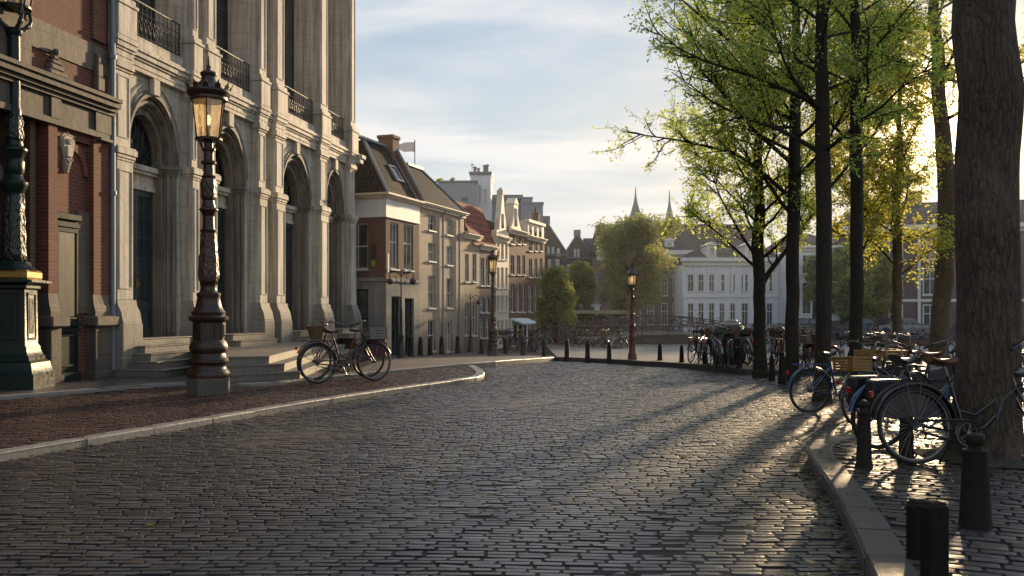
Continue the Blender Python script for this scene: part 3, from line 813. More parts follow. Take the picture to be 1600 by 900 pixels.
# pilasters, each with plinth, panels, impost and capital
for n, (x0, x1) in enumerate(pils):
    p = MB(); f = -.16
    p.box(x0, x1, f, -.015, 1.70, 4.82, bev=.012)
    w_ = x1-x0
    frame_rect(p, x0+.06, x1-.06, 1.95, 4.62, f, .03, .022)
    for (z0, z1, pr) in ((4.82, 4.88, .02), (4.88, 4.96, .05), (4.96, 5.10, .09), (5.10, 5.14, .06)):
        p.box(x0-pr*.8, x1+pr*.8, f-pr*.8, .10, z0, z1, bev=.01)
    g2 = f+.05
    p.box(x0+.03, x1-.03, g2, -.015, 5.14, 7.06, bev=.01)
    frame_rect(p, x0+.09, x1-.09, 5.35, 6.75, g2, .025, .018)
    for (z0, z1, pr) in ((6.84, 6.90, .03), (6.90, 7.06, .07)):
        p.box(x0-pr*.6, x1+pr*.6, g2-pr, .08, z0, z1, bev=.01)
    o = p.build('pilaster', M['stone_trim'], ROOT)
    q = MB()
    q.box(x0-.08, x1+.08, f-.20, .14, ZB, 1.16, bev=.02)
    q.prism([(f-.19, 1.16), (f-.17, 1.26), (f-.14, 1.42), (f-.06, 1.58), (f-.04, 1.70), (.14, 1.70), (.14, 1.16)], 'x', x0-.05, x1+.05)
    q.box(x0-.11, x1+.11, f-.23, .14, ZB, .42, bev=.02)
    q.build('plinth', M['stone_plinth'], o)
    u = MB()
    for (z0, z1, pr) in ((7.60, 8.30, .05), (8.30, 8.38, .08), (8.38, 8.5, .03)):
        u.box(x0-pr, x1+pr, f-pr-.02, .1, z0, z1, bev=.01)
    u.box(x0+.02, x1-.02, f+.02, -.015, 8.5, 15.2, bev=.015)
    frame_rect(u, x0+.09, x1-.09, 8.7, 15.0, f+.02, .03, .02)
    u.box(x0-.06, x1+.06, f-.1, .1, 15.2, 15.5, bev=.01)
    u.build('upper_pilaster', M['stone_trim'], ROOT)
# string course with breaks over the pilasters
sc_ = MB()
for (z0, z1, pr) in ((7.06, 7.16, .02), (7.16, 7.30, .04), (7.30, 7.36, .08), (7.36, 7.48, .13), (7.48, 7.56, .17), (7.56, 7.61, .13)):
    sc_.box(0.0, 15.02, .02-pr, .5, z0, z1)
    for (x0, x1) in pils: sc_.box(x0-pr*.5, x1+pr*.5, -.13-pr*.7, .3, z0+.002, z1+.002)
sc_.box(14.9, 15.25, -.35, .4, 7.16, 7.34, bev=.02); sc_.box(14.9, 15.35, -.42, .4, 7.34, 7.5, bev=.02)
sc_.build('string_course', M['stone_trim'], ROOT)
tc_ = MB()
for (z0, z1, pr) in ((15.5, 15.8, .15), (15.8, 16.0, .4), (16.0, 16.25, .75), (16.25, 16.4, .85)):
    tc_.box(-.02, 15.2+pr, -.15-pr, 1.9, z0, z1)
tc_.build('cornice', M['stone_trim'], ROOT)
# spandrel panels beside the arches
for (cx, r), (x0, x1) in zip(bays, walls):
    for sg, xe in ((-1, x0), (1, x1)):
        sp_ = MB()
        xs = [xe+(-sg)*.08]; 
        pts = []
        for i in range(9):
            a = R(8+i*8); pts.append((cx+sg*(r*1.18)*math.cos(a), .115, ZI+RZ*1.16*math.sin(a)))
        pts = [p for p in pts if (p[0]-x0 > .08 and x1-p[0] > .08)]
        if len(pts) > 1: sp_.tube(pts, .018, 5); sp_.build('moulding', M['stone_trim'], ROOT)
    kk = MB(); kk.box(cx-.14, cx+.14, .0, .14, ZI+RZ*.97, 7.06, bev=.02); kk.build('keystone', M['stone_trim'], ROOT)


# doors, transoms and fanlights
for n, (cx, r) in enumerate(bays):
    w = r*.70; yd = .60; zb = .80; zt = 4.42
    for sg in (-1, 1):
        d = MB(); a, b = (cx-w, cx-.008) if sg < 0 else (cx+.008, cx+w)
        st = .10
        d.box(a, a+st, yd, yd+.07, zb, zt); d.box(b-st, b, yd, yd+.07, zb, zt)
        for (z0, z1) in ((zb, zb+.2), (1.55, 1.70), (zt-.14, zt)): d.box(a+st, b-st, yd+.003, yd+.067, z0, z1)
        d.box(a+st, b-st, yd+.03, yd+.05, zb+.2, 1.55)
        frame_rect(d, a+st+.03, b-st-.03, zb+.27, 1.48, yd+.03, .03, .02)
        for k in range(1, 5):
            z = 1.70+(zt-.14-1.70)*k/5; d.box(a+st, b-st, yd+.01, yd+.05, z-.014, z+.014)
        m_ = (a+b)/2; d.box(m_-.012, m_+.012, yd+.015, yd+.045, 1.70, zt-.14)
        for k in range(7):
            x = a+st+(b-a-2*st)*(k+.5)/7; d.tube([(x, yd-.015, 1.7), (x, yd-.015, zt-.14)], .006, 5)
        o = d.build('door', M['door_blue'], ROOT)
        gl = MB(); gl.box(a+st, b-st, yd+.035, yd+.042, 1.70, zt-.14); gl.build('door_pane', M['glass_dark'], o)
        if sg > 0:
            hd = MB(); hd.box(a+.03, a+.07, yd-.01, yd, 2.0, 2.25); hd.tube([(a+.05, yd-.06, 2.05), (a+.05, yd-.06, 2.2)], .014, 8); hd.build('handle', M['gold'], o)
    fr = MB(); fr.box(cx-w-.03, cx+w+.03, yd-.06, yd+.16, zt, zt+.10); fr.box(cx-w-.03, cx+w+.03, yd-.03, yd+.16, zt+.10, 4.80)
    fr.box(cx-w-.03, cx+w+.03, yd-.14, yd+.16, 4.80, 4.88); fr.box(cx-w-.03, cx+w+.03, yd-.20, yd+.16, 4.88, 5.0)
    for k in range(9):
        x = cx-w+.1+(2*w-.2)*k/8; fr.ball((x, yd-.03, 4.66), .035, 6)
    fr.box(cx-w*1.0, cx-w+.0, yd, yd+.1, zb, zt)
    fr.build('transom', M['stone_trim'], ROOT)
    fl = MB(); P = arch_pts(cx, 5.0, w, RZ*.70*1.04, 20)
    fl.add([(x, yd+.06, z) for x, z in P], [tuple(range(len(P)))])
    pane = fl.build('fanlight', M['glass_dark'], ROOT)
    tr = MB(); rnd = random.Random(n); H = RZ*.70*1.04
    tr.torus((cx, yd+.02, 5.0+H*.33), .13, .014, 20, 5, 'xz'); tr.torus((cx, yd+.02, 5.0+H*.33), .06, .012, 14, 5, 'xz')
    for k in range(11):
        a = R(8+k*16.4); pts = []
        for j in range(9):
            t = j/8; aa = a+.35*math.sin(t*6.2)*(1-t)*(1 if k % 2 else -1)
            rr_ = .14+t*.82
            pts.append((cx+w*rr_*math.cos(aa), yd+.02, 5.0+.12*(1-t)+H*rr_*math.sin(aa)*.97))
        tr.tube(pts, .011, 5)
        if k % 2:
            c = pts[6]; tr.torus((c[0]+.05, c[1], c[2]), .07, .008, 12, 4, 'xz', None, 0, 270)
    tr.tube([(x, yd+.01, z) for x, z in arch_pts(cx, 5.0, w*.97, H*.97, 20)], .02, 6)
    tr.build('iron_tracery', M['iron_black'], pane)
    th = MB(); th.box(cx-r*.9, cx+r*.9, .2, 1.9, .35, .80); th.build('threshold', M['stone_step'], ROOT)

# upper windows with iron balcony rails
for n, ((cx, r), (x0, x1)) in enumerate(zip(bays, walls)):
    a, b = x0+.30, x1-.22
    zs, zt = 7.86, 15.0
    wl = MB()
    wl.box(x0, a, .10, 1.9, 7.6, 15.5); wl.box(b, x1, .10, 1.9, 7.6, 15.5); wl.box(a, b, .10, 1.9, zt, 15.5)
    wl.box(a, b, -.02, 1.9, 7.6, zs)
    wl.box(a, a+.10, .32, .9, zs, zt); wl.box(b-.10, b, .32, .9, zs, zt)
    wl.box(a+.10, a+.17, .5, .9, zs, zt); wl.box(b-.17, b-.10, .5, .9, zs, zt)
    wl.build('window_surround', M['stone'], ROOT)
    wa, wb = a+.17, b-.17; yw = .66
    fr = MB(); fr.box(wa, wa+.07, yw, yw+.07, zs, zt); fr.box(wb-.07, wb, yw, yw+.07, zs, zt)
    mm = (wa+wb)/2; fr.box(mm-.05, mm+.05, yw-.01, yw+.07, zs, zt)
    for z in (zs, 9.0, 10.2, 11.4, 12.6, 13.8, zt-.06): fr.box(wa+.07, mm-.05, yw+.01, yw+.06, z, z+.055); fr.box(mm+.05, wb-.07, yw+.01, yw+.06, z, z+.055)
    wo_ = fr.build('window', M['door_blue'], ROOT)
    pn = MB(); pn.box(wa+.07, mm-.05, yw+.03, yw+.04, zs, zt); pn.build('pane', M['glass_dark'], wo_)
    pn = MB(); pn.box(mm+.05, wb-.07, yw+.03, yw+.04, zs, zt); pn.build('pane', M['glass_dark'], wo_)
    rl = MB(); yr = .06; zt2 = zs+.86
    rl.tube([(a+.02, yr, zt2), (b-.02, yr, zt2)], .022, 6); rl.tube([(a+.02, yr, zs+.62), (b-.02, yr, zs+.62)], .013, 5); rl.tube([(a+.02, yr, zs+.08), (b-.02, yr, zs+.08)], .015, 5)
    nb = max(6, int((b-a)/.17))
    for k in range(nb+1):
        x = a+.03+(b-a-.06)*k/nb
        rl.tube([(x, yr, zs+.0), (x, yr, zt2)], .010 if k not in (0, nb) else .02, 5)
        if k < nb:
            xm = x+(b-a)/nb/2
            rl.torus((xm, yr, zs+.46), .05, .007, 10, 4, 'xz'); rl.torus((xm, yr, zs+.22), .05, .007, 10, 4, 'xz')
            rl.tube([(xm-.05, yr, zs+.46), (xm+.05, yr, zs+.24)], .006, 4)
            rl.ball((xm, yr, zs+.34), .018, 5)
    rl.build('balcony_rail', M['iron_black'], ROOT)

# steps
def step_poly(mb, pts, z0, z1):
    mb.prism(pts, 'z', z0, z1)
def loc(X, Y):
    dx, dy = X-FX0, Y-FY0; return (dx*FA/FK+dy/FK, -dx/FK+dy*FA/FK)
st1 = MB()
for k in range(5):
    z = .165*(k+1); f = -1.36+.27*k
    st1.box(-.10+.19*k, 3.10-.05*k, f, -.02, z-.165-(.6 if k == 0 else 0), z-.035)
    st1.box(-.115+.19*k, 3.115-.05*k, f-.02, -.02, z-.035, z, bev=.01)
st1.build('entrance_steps', M['stone_step'], ROOT)
st2 = MB()
A0 = loc(*gp(322, 599, 0)); B0 = loc(*gp(468, 592, 0))
for k in range(3):
    z = .165*(k+1); sh = .30*k
    pts = [(3.3, -.02), (A0[0]+.25*k, A0[1]+sh*.8), (B0[0]-.1*k, B0[1]+sh), (11.2-.3*k, -1.5+sh*.8), (11.2-.3*k, -.02)]
    step_poly(st2, pts, z-.165-(.7 if k == 0 else 0), z-.035)
    c = (sum(p[0] for p in pts)/5, sum(p[1] for p in pts)/5)
    big = [(p[0]+(.02 if p[0] > c[0] else -.02), p[1]-(.02 if p[1] < -.05 else 0)) for p in pts]
    step_poly(st2, big, z-.035, z)
for k in (3, 4):
    z = .165*(k+1)
    for (cx, r) in bays[1:]:
        ee = .30*(4-k)
        st2.box(cx-r*.95-ee*.5, cx+r*.95+ee*.5, -.55-ee, .2, z-.165, z-.035); st2.box(cx-r*.95-ee*.5-.015, cx+r*.95+ee*.5+.015, -.57-ee, .2, z-.035, z, bev=.01)
st2.build('entrance_steps', M['stone_step'], ROOT)

# ------------------------------------------------------------------ the red brick building on its near side
RB = empty('brick_building', (FX0, FY0, 0), FTH, 'red brick building with stone cornice and pointed stone shield, joined to the stone facade', 'building')
s70, s83, s122, s140, s163 = S(70), S(83), S(122), S(140), S(163)
wb_ = MB()
wb_.box(-12, -.05, .30, 11, ZB, 5.2)
wb_.box(s83-.05, s140+.3, .06, .60, ZB, 5.2)
wb_.box(-12, -.05, .02, 11, 6.0, 15.9)
wb_.box(s70-.02, s83, -.10, .56, 1.5, 5.25); wb_.box(s140, s163, -.10, .56, 1.5, 5.25)
wb_.box(s83, s140, -.03, .31, 5.0, 5.25)
P = arch_pts((s83+s140)/2, 4.35, (s140-s83)/2-.02, .55, 16)
wb_.box(s163-.02, -.14, .12, .56, 1.5, 5.25)
for k in range(6): wb_.box(s140+.06+k*.0, s163, -.05, .02, 7.3, 15.9) if k == 0 else None
wb_.build('wall', M['brick_red'], RB)
ra = MB(Matrix.Translation((0, -.24, 0))); proud_band(ra, (s83+s140)/2, 4.30, ((s140-s83)/2-.03, .66), ((s140-s83)/2-.16, .50), .24, .30, 16); ra.build('relieving_arch', M['brick_red'], RB)
ds = MB(Matrix.Translation((0, -.05, 0)))
ds.box(-12, s70-.35, .25, .56, ZB, 5.2)
for (a, b) in ((s70-.35, s70-.2), (s70-.9, s70-.75)): ds.box(a, b, .1, .3, 1.3, 5.2)
ds.build('recessed_wall', M['brick_brown'], RB)
sb = MB()
for (a, b) in ((s70, s83), (s140, s163)):
    sb.box(a-.05, b+.03, -.18, .56, ZB, 1.12, bev=.015); sb.box(a-.16, b+.14, -.30, .56, 1.12, 1.34, bev=.03)
    sb.prism([(-.16, 1.34), (-.16, 1.44), (-.12, 1.6), (-.10, 1.80), (.5, 1.80), (.5, 1.34)], 'x', a-.03, b+.01)
    sb.box(a-.09, b+.07, -.22, .5, ZB, .16, bev=.02)
sb.box(s163, -.10, -.02, .56, ZB, 1.6); sb.box(-12, s70-.05, .1, .5, ZB, 1.5)
sb.box(s163, -.10, -.06, .3, 1.12, 1.34)
sb.build('plinth', M['stone_brown'], RB)
ec = MB()
for (z0, z1, y) in ((5.18, 5.30, -.16), (5.30, 5.72, -.12), (5.72, 5.80, -.20), (5.80, 5.88, -.27), (5.88, 6.0, -.35), (6.0, 6.06, -.31)):
    ec.box(-12, -.10, y, .6, z0, z1)
for (a, b) in ((s70-.02, s83+.02), (s140-.02, s163+.05)): ec.box(a, b, -.17, .2, 5.302, 5.718)
ec.box(s140+.05, s163-.02, -.24, .0, 5.12, 5.182)
ec.prism([(-.40, 6.08), (.02, 6.18), (.02, 6.0), (-.40, 6.0)], 'x', -12, -.12)
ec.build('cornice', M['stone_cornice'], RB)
sn = MB()
sn.box(S(48), -.06, -.012, .05, 6.62, 7.2); sn.box(-12, S(48), -.02, .05, 6.1, 7.32)
for k, (w0, z0, z1) in enumerate(((.26, 6.16, 6.28), (.20, 6.28, 6.40), (.15, 6.40, 6.5), (.09, 6.5, 6.6))):
    sn.box(S(82)-w0, S(82)+w0, -.16+.02*k, .02, z0, z1, bev=.03)
sn.ball((S(82), -.08, 6.66), .07, 8)
for k, (w0, z0, z1) in enumerate(((.12, 6.2, 6.5), (.09, 6.5, 6.8), (.06, 6.8, 7.0))): sn.box(S(150)-w0, S(150)+w0, -.14+.02*k, .02, z0, z1, bev=.02)
sn.build('stone_band', M['stone_brown'], RB)
# pointed shield with relief
sh = MB(Matrix.Translation((0, -.24, 0))); cxs = S(104); zc = 4.28
out = [(0, 0), (.08, .18), (.17, .48), (.215, .72), (.15, .80), (.08, .83), (0, .80), (-.08, .83), (-.15, .80), (-.215, .72), (-.17, .48), (-.08, .18)]
sh.prism([(cxs+x, zc+z) for x, z in out], 'y', .20, .30)
sh.prism([(cxs+x*.8, zc+.06+z*.86) for x, z in out], 'y', .18, .21)
sh.box(cxs-.09, cxs+.09, .15, .19, zc+.33, zc+.56, bev=.02)
for k in range(5):
    a = R(30+k*30); sh.tube([(cxs, .16, zc+.6), (cxs+.13*math.cos(a), .16, zc+.6+.12*math.sin(a))], [.018, .008], 5)
sh.tube([(cxs-.1, .165, zc+.3), (cxs, .165, zc+.22), (cxs+.1, .165, zc+.3)], .014, 5); sh.tube([(cxs, .165, zc+.5), (cxs, .165, zc+.12)], .012, 5)
sh.build('shield', M['stone'], RB)
kb = MB(); kb.prism([(cxs-.06, 4.98), (cxs+.06, 4.98), (cxs+.09, 5.2), (cxs-.09, 5.2)], 'y', -.0, .3); kb.ball((cxs, .02, 5.1), .075, 8); kb.build('keystone', M['stone'], RB)
# green service door with tall panel
gd = MB(Matrix.Translation((0, -.13, 0))); a, b = s83+.02, s122
gd.box(a, b, .12, .32, ZB, 3.42); gd.box(a-.0, b+.04, .06, .32, 3.32, 3.46, bev=.015); gd.box(a, b+.02, .09, .32, 3.18, 3.26)
frame_rect(gd, a+.05, b-.05, 1.28, 3.12, .12, .045, .03); gd.box(a, b, .05, .3, 1.14, 1.22, bev=.01); gd.box(a, b, .07, .3, 1.02, 1.08)
frame_rect(gd, a+.05, b-.05, .30, .98, .12, .04, .025); gd.box(a, b, .04, .3, -.05, .18, bev=.02)
gdo = gd.build('service_door', M['frame_dark'], RB)
gp_ = MB(Matrix.Translation((0, -.13, 0))); gp_.box(a+.10, b-.10, .105, .118, 1.34, 3.06); gp_.build('metal_panel', m_plain('tarnished_panel', (.025, .026, .013), .5, .6, 2.5, streak=True, spec=.25), gdo)
lt = MB(); lt.box(b+.02, s140-.0, -.0, .12, 1.4, 3.55); lt.build('stone_jamb', M['stone_brown'], RB)
dp = MB(); dp.tube([(-.10, -.14, -.6), (-.10, -.14, 15.5)], .055, 12)
for z in (1.3, 4.0, 7.0, 10): dp.lathe([(.07, z), (.075, z+.02), (.075, z+.08), (.07, z+.1)], 12, Matrix.Translation((-.10, -.14, 0)))
dp.build('drainpipe', M['lead'], RB)
# arched window at the near end, mostly behind the green lamp
aw = MB(); cxw = S(-8)
proud_band(aw, cxw, 3.6, (.62, .75), (.46, .58), .18, .26, 16); aw.box(cxw-.62, cxw-.46, .18, .26, 1.5, 3.6); aw.box(cxw+.46, cxw+.62, .18, .26, 1.5, 3.6); aw.box(cxw-.7, cxw+.7, .12, .26, 1.4, 1.5)
awo = aw.build('window', M['stone'], RB)
ap = MB(); P = [(cxw-.46, 1.5)]+arch_pts(cxw, 3.6, .46, .58, 16)+[(cxw+.46, 1.5)]; ap.add([(x, .235, z) for x, z in P], [tuple(range(len(P)))]); ap.build('pane', M['glass_dark'], awo)
ap = MB()
for k in range(5): ap.tube([(cxw-.36+k*.18, .215, 1.5), (cxw-.36+k*.18, .215, 3.9)], .012, 5)
for z in (2.0, 2.6, 3.2): ap.tube([(cxw-.46, .215, z), (cxw+.46, .215, z)], .01, 5)
ap.build('window_grille', M['gold'], awo)
# ------------------------------------------------------------------ street lamps
def spot(px, py, dz=0.0):
    x, y = gp(px, py, dz); return (x, y, terr(y)+dz)
def lantern(root, z0, r0, r1, h, n, mat, crown=True, sc=1.0, added_glow=True):
    "tapered glass lantern: bottom ring at z0"
    fr = MB()
    fr.lathe([(r0*.5, z0-.03), (r0+.02, z0-.02), (r0+.025, z0+.015), (r0*.9, z0+.03)], n*4 if crown else n)
    for i in range(n):
        a = 2*math.pi*(i+.5)/n
        fr.tube([(r0*math.cos(a), r0*math.sin(a), z0), (r1*math.cos(a), r1*math.sin(a), z0+h)], .010*sc+.003, 5)
    fr.build('lantern_frame', mat, root)
    gl = MB(); vs = []
    for i in range(n):
        a0 = 2*math.pi*(i+.5)/n; a1 = 2*math.pi*(i+1.5)/n
        gl.quad((r0*.97*math.cos(a0), r0*.97*math.sin(a0), z0+.01), (r0*.97*math.cos(a1), r0*.97*math.sin(a1), z0+.01), (r1*.97*math.cos(a1), r1*.97*math.sin(a1), z0+h), (r1*.97*math.cos(a0), r1*.97*math.sin(a0), z0+h))
    gl.build('glass', M['lantern'], root)
    bu = MB(); bu.tube([(0, 0, z0), (0, 0, z0+h*.30)], .03*sc, 8); bu.lathe([(.04*sc, z0+h*.28), (.05*sc, z0+h*.32), (.02*sc, z0+h*.36)], 10)
    b = bu.build('burner', mat, root)
    if added_glow:
        mt = MB(); mt.lathe([(.015*sc, z0+h*.36), (.032*sc, z0+h*.42), (.034*sc, z0+h*.55), (.02*sc, z0+h*.62)], 10); mt.build('mantle', M['mantle'], b)
        rd = MB(); rd.tube([(0, 0, z0+h*.95), (.03*sc, 0, z0+h*.8), (-.02*sc, .02*sc, z0+h*.68), (0, 0, z0+h*.6)], .012*sc, 5); rd.build('pipe', mat, b)

def crown_lamp(loc, k, kw, label, mat, relief, group=None, name='street_lamp'):
    r = empty(name, loc, R(12), label, 'street lamp', group)
    U = k/90.5; W = U*kw
    def pr(l): return [(w*W, h*U) for w, h in l]
    b = MB(); b.lathe(pr([(35, -12), (35, 24), (33.5, 27)]), 8, None, R(22.5)); b.build('stone_base', M['stone_dark'] if mat is not M['iron_red'] else mat, r)
    p = MB(); p.lathe(pr([(33, 27), (34, 31), (33, 36), (29, 40), (27, 44), (28, 49), (31, 52), (31, 57), (28, 60), (26, 66), (29, 70), (31, 76), (28, 84), (25, 88)]), 32)
    p.lathe(pr([(25, 88), (25, 116)]), 8, None, R(22.5))
    p.lathe(pr([(25, 116), (27, 119), (31, 121), (32, 125), (29, 127), (26, 129), (27, 133), (24, 137), (21, 142), (19, 150), (18, 158), (19, 160), (19, 164), (15, 166), (13, 169), (12, 175), (13, 178)]), 32)
    for i in range(8):
        a = R(45*i+22.5+22.5); M2 = Matrix.Rotation(a, 4, 'Z') @ Matrix.Translation((25*W*math.cos(R(22.5))+.001, 0, 0))
        p.box(-.004, .012*k, -7*W, 7*W, 91*U, 93*U, M2); p.box(-.004, .012*k, -7*W, 7*W, 112*U, 114*U, M2)
        p.box(-.004, .012*k, -7*W, -5.8*W, 93*U, 112*U, M2); p.box(-.004, .012*k, 5.8*W, 7*W, 93*U, 112*U, M2)
    p.build('pedestal', mat, r, auto=40)
    o = MB(); o.smooth = True
    o.lathe(pr([(12.5, 178), (15, 188), (16, 196), (15, 206), (14.5, 214), (15, 222), (13, 232), (13.5, 242), (11.5, 252), (12, 258), (11, 264)]), 40, None, 0, 1, 10, .06); o.build('ornament', relief, r)
    s_ = MB(); s_.lathe(pr([(11, 263), (13, 266), (13, 268), (10, 269), (9.5, 273)]), 16); s_.lathe(pr([(9.5, 273), (9, 290)]), 12)
    s_.lathe(pr([(9, 290), (12, 297), (15, 300), (15, 302), (11, 305), (10, 310), (9, 316)]), 24)
    s_.build('pole', mat, r, auto=40); s_ = MB()
    s_.lathe(pr([(9, 352), (12, 355), (8.5, 358), (8, 374), (12, 376), (12.5, 379), (8, 382), (8, 396), (11, 398), (11, 400), (7, 402), (7, 410), (10, 413)]), 16)
    s_.build('upper_pole', mat, r, auto=40)
    o2 = MB(); o2.smooth = True; o2.lathe(pr([(9, 316), (11.5, 322), (11, 333), (12, 340), (10.5, 350), (9.5, 353)]), 32, None, 0, 1, 8, .07); o2.build('ornament', relief, r)
    bk = MB()
    for i in range(4):
        a = R(45+90*i); c, s = math.cos(a), math.sin(a)
        bk.tube([(x*W*c, x*W*s, z*U) for x, z in ((8, 392), (11, 399), (16, 404), (18, 410), (20, 417))], [.018*k, .014*k, .012*k, .012*k, .01*k], 6)
    bk.build('bracket', mat, r)
    lantern(r, 416*U, 19.5*W, 27.5*W, 64*U, 6, mat, True, k, k > .9)
    c = MB(); c.lathe(pr([(26, 478), (30, 480), (30, 484), (33, 487), (35, 491), (34, 495), (29, 496), (22, 500), (19, 505), (15, 509), (12, 512), (11, 518), (13, 521), (13.5, 524), (10, 527), (4, 529), (3, 533), (4, 535), (1.5, 538), (1, 552)]), 32)
    for i in range(12):
        a = R(30*i); M2 = Matrix.Rotation(a, 4, 'Z') @ Matrix.Translation((33*W, 0, 494*U)) @ Matrix.Rotation(R(22), 4, 'Y')
        c.prism([(-5.5*W, 0), (5.5*W, 0), (4*W, 5*U), (5.5*W, 7*U), (2*W, 8*U), (0, 14*U), (-2*W, 8*U), (-5.5*W, 7*U), (-4*W, 5*U)], 'x', -.007*k, .007*k, M2)
    c.build('lantern_crown', mat, r, auto=40)
    return r
crown_lamp(spot(326, 615, Z_A), 1.0, 1.0, 'tall dark brown cast iron lamp with crowned lantern and added glow before the arched doorways', M['iron_brown'], M['relief_brown'])
crown_lamp(spot(770, 556), .715, .80, 'brown crowned street lamp in the middle distance before the row of houses', M['iron_brown'], M['relief_brown'])

def green_lamp(loc):
    r = empty('street_lamp', loc, R(8), 'dark green ornate lamp post with gilded band on a square pedestal by the brick building', 'street lamp')
    u = 1/87.0; q = math.sqrt(2)
    def pr(l, f=1.0): return [(w*u*f, h*u) for w, h in l]
    p = MB()
    p.lathe(pr([(47, -4), (47, 22), (44, 26), (41, 42), (36, 46), (36, 50), (33, 54), (30, 62), (30, 66), (27, 72), (26, 160), (30, 163), (30, 167), (36, 170), (43, 172), (43, 176), (33, 178)], q), 4, None, R(45))
    for i in range(4):
        M2 = Matrix.Rotation(R(90*i), 4, 'Z') @ Matrix.Translation((26.2*u, 0, 0))
        for (a, b, z0, z1) in ((-18, 18, 78, 82), (-18, 18, 152, 156), (-18, -14, 82, 152), (14, 18, 82, 152)): p.box(-.002, .022, a*u, b*u, z0*u, z1*u, M2, bev=.006)
        p.box(-.002, .012, -10*u, 10*u, 88*u, 146*u, M2, bev=.008)
    p.build('pedestal', M['iron_green'], r, auto=35)
    g_ = MB(); g_.lathe(pr([(31, 178), (32, 180), (32, 189), (30, 192)], q), 4, None, R(45)); g_.build('gilded_band', M['gold'], r)
    m = MB(); m.lathe(pr([(30, 192), (26, 196), (22, 200), (19, 206)], 1.2), 8, None, R(22.5)); m.build('collar', M['iron_green'], r, auto=30)
    o = MB(); o.smooth = True
    o.lathe(pr([(19, 206), (18, 220), (17, 235), (18, 250), (16, 262), (17, 275), (15, 288), (16, 300), (15, 318)]), 40, None, 0, 1, 9, .05); o.build('ornament', M['relief_green'], r)
    s_ = MB(); s_.lathe(pr([(14, 317), (16, 320), (20, 330), (21, 333), (21, 336), (15, 341), (13, 348), (15, 352), (16, 370), (14, 374), (17, 384), (20, 388), (20, 391), (14, 396), (13, 404)]), 28)
    s_.build('pole', M['iron_green'], r, auto=35); s_ = MB()
    s_.lathe(pr([(11, 445), (11, 455), (9.6, 460), (9.2, 575), (12, 578), (13, 584), (10, 588)]), 12)
    s_.build('upper_pole', M['iron_green'], r, auto=35)
    o = MB(); o.smooth = True; o.lathe(pr([(13, 403), (15, 410), (13, 424), (14, 436), (11, 446)]), 32, None, 0, 1, 8, .06); o.build('ornament', M['relief_green'], r)
    b = MB()
    for i in range(4):
        a = R(45+90*i); c, s = math.cos(a), math.sin(a)
        pts = [(8, 586), (16, 590), (24, 598), (27, 608), (24, 618), (18, 616), (17, 608), (21, 606)]
        b.tube([(x*u*c, x*u*s, z*u) for x, z in pts], [.04, .045, .04, .035, .03, .025, .02, .015], 7)
        b.ball((22*u*c, 22*u*s, 596*u), .05, 7); b.tube([(27*u*c, 27*u*s, 606*u), (26*u*c, 26*u*s, 640*u)], .018, 6)
    b.build('bracket', M['relief_green'], r)
    lantern(r, 622*u, 24*u, 34*u, 84*u, 6, M['iron_green'], True, 1.2)
    c = MB(); c.lathe(pr([(34, 706), (38, 708), (42, 714), (36, 720), (26, 728), (18, 736), (14, 744), (16, 750), (10, 756), (3, 762), (1, 780)]), 28); c.build('lantern_crown', M['iron_green'], r, auto=40)
gl_x, gl_y = gp(22, 606, 0)
green_lamp((gl_x, gl_y, 0))

def hat_lamp(loc, label):
    r = empty('street_lamp', loc, R(10), label, 'street lamp'); u = 1/52.0
    def pr(l): return [(w*u, h*u) for w, h in l]
    p = MB(); p.lathe(pr([(7.5, -6), (7.2, 8), (6.6, 10), (5.6, 12), (4.8, 34), (5.4, 36), (5.2, 38), (4.4, 40), (4.2, 54), (4.8, 56), (3.6, 58), (3.3, 72)]), 12)
    p.build('pedestal', M['iron_red'], r, auto=40)
    s_ = MB(); s_.lathe(pr([(3.2, 72), (3.8, 73), (2.6, 75), (2.2, 100), (3, 101), (2, 103), (1.8, 112), (2.6, 113), (1.6, 115), (1.5, 121)]), 12); s_.build('pole', M['iron_red'], r, auto=40)
    b = MB()
    for i in range(4):
        a = R(45+90*i); c, s = math.cos(a), math.sin(a); b.tube([(x*u*c, x*u*s, z*u) for x, z in ((1.5, 110), (5, 113), (7, 118), (5.5, 121))], .012, 5)
    b.build('bracket', M['iron_black'], r)
    lantern(r, 119*u, 5.4*u, 8.4*u, 17*u, 6, M['iron_black'], False, .6, False)
    c = MB(); c.lathe(pr([(8.6, 135), (10.8, 136), (10.6, 138), (7, 142), (3.2, 146), (2.2, 148), (2.8, 150), (1.8, 152), (1.6, 153), (2.2, 154), (.4, 157)]), 6, None, R(30)); c.build('lantern_roof', M['iron_black'], r)
hat_lamp(spot(988, 562), 'slender red-brown lamp post with hat-roofed lantern standing alone by the canal')
def arm_lamp(loc, label, h=2.9):
    r = empty('street_lamp', loc, R(-8), label, 'street lamp')
    p = MB(); p.lathe([(.13, -.3), (.13, .25), (.10, .3), (.08, .7), (.10, .75), (.05, .8), (.035, 1.6), (.05, 1.63), (.03, 1.68), (.025, h)], 12); p.build('pole', M['iron_black'], r, auto=40)
    for sg in (-1, 1):
        b = MB(); b.tube([(sg*x, 0, z) for x, z in ((.0, h-.25), (.12, h-.12), (.3, h-.05), (.42, h-.15), (.40, h-.3))], .016, 6); b.tube([(sg*x, 0, z) for x, z in ((.02, h-.5), (.16, h-.4), (.22, h-.25), (.14, h-.2))], .012, 5)
        bo = b.build('bracket', M['iron_black'], r)
        l = MB(); l.lathe([(.03, h-.30), (.09, h-.34), (.11, h-.44), (.05, h-.50), (.01, h-.52)], 8, Matrix.Translation((sg*.40, 0, 0))); l.build('lamp_head', M['iron_brown'], bo)
arm_lamp(spot(627, 559), 'low black two-armed lamp post in front of the corner house', 3.0)
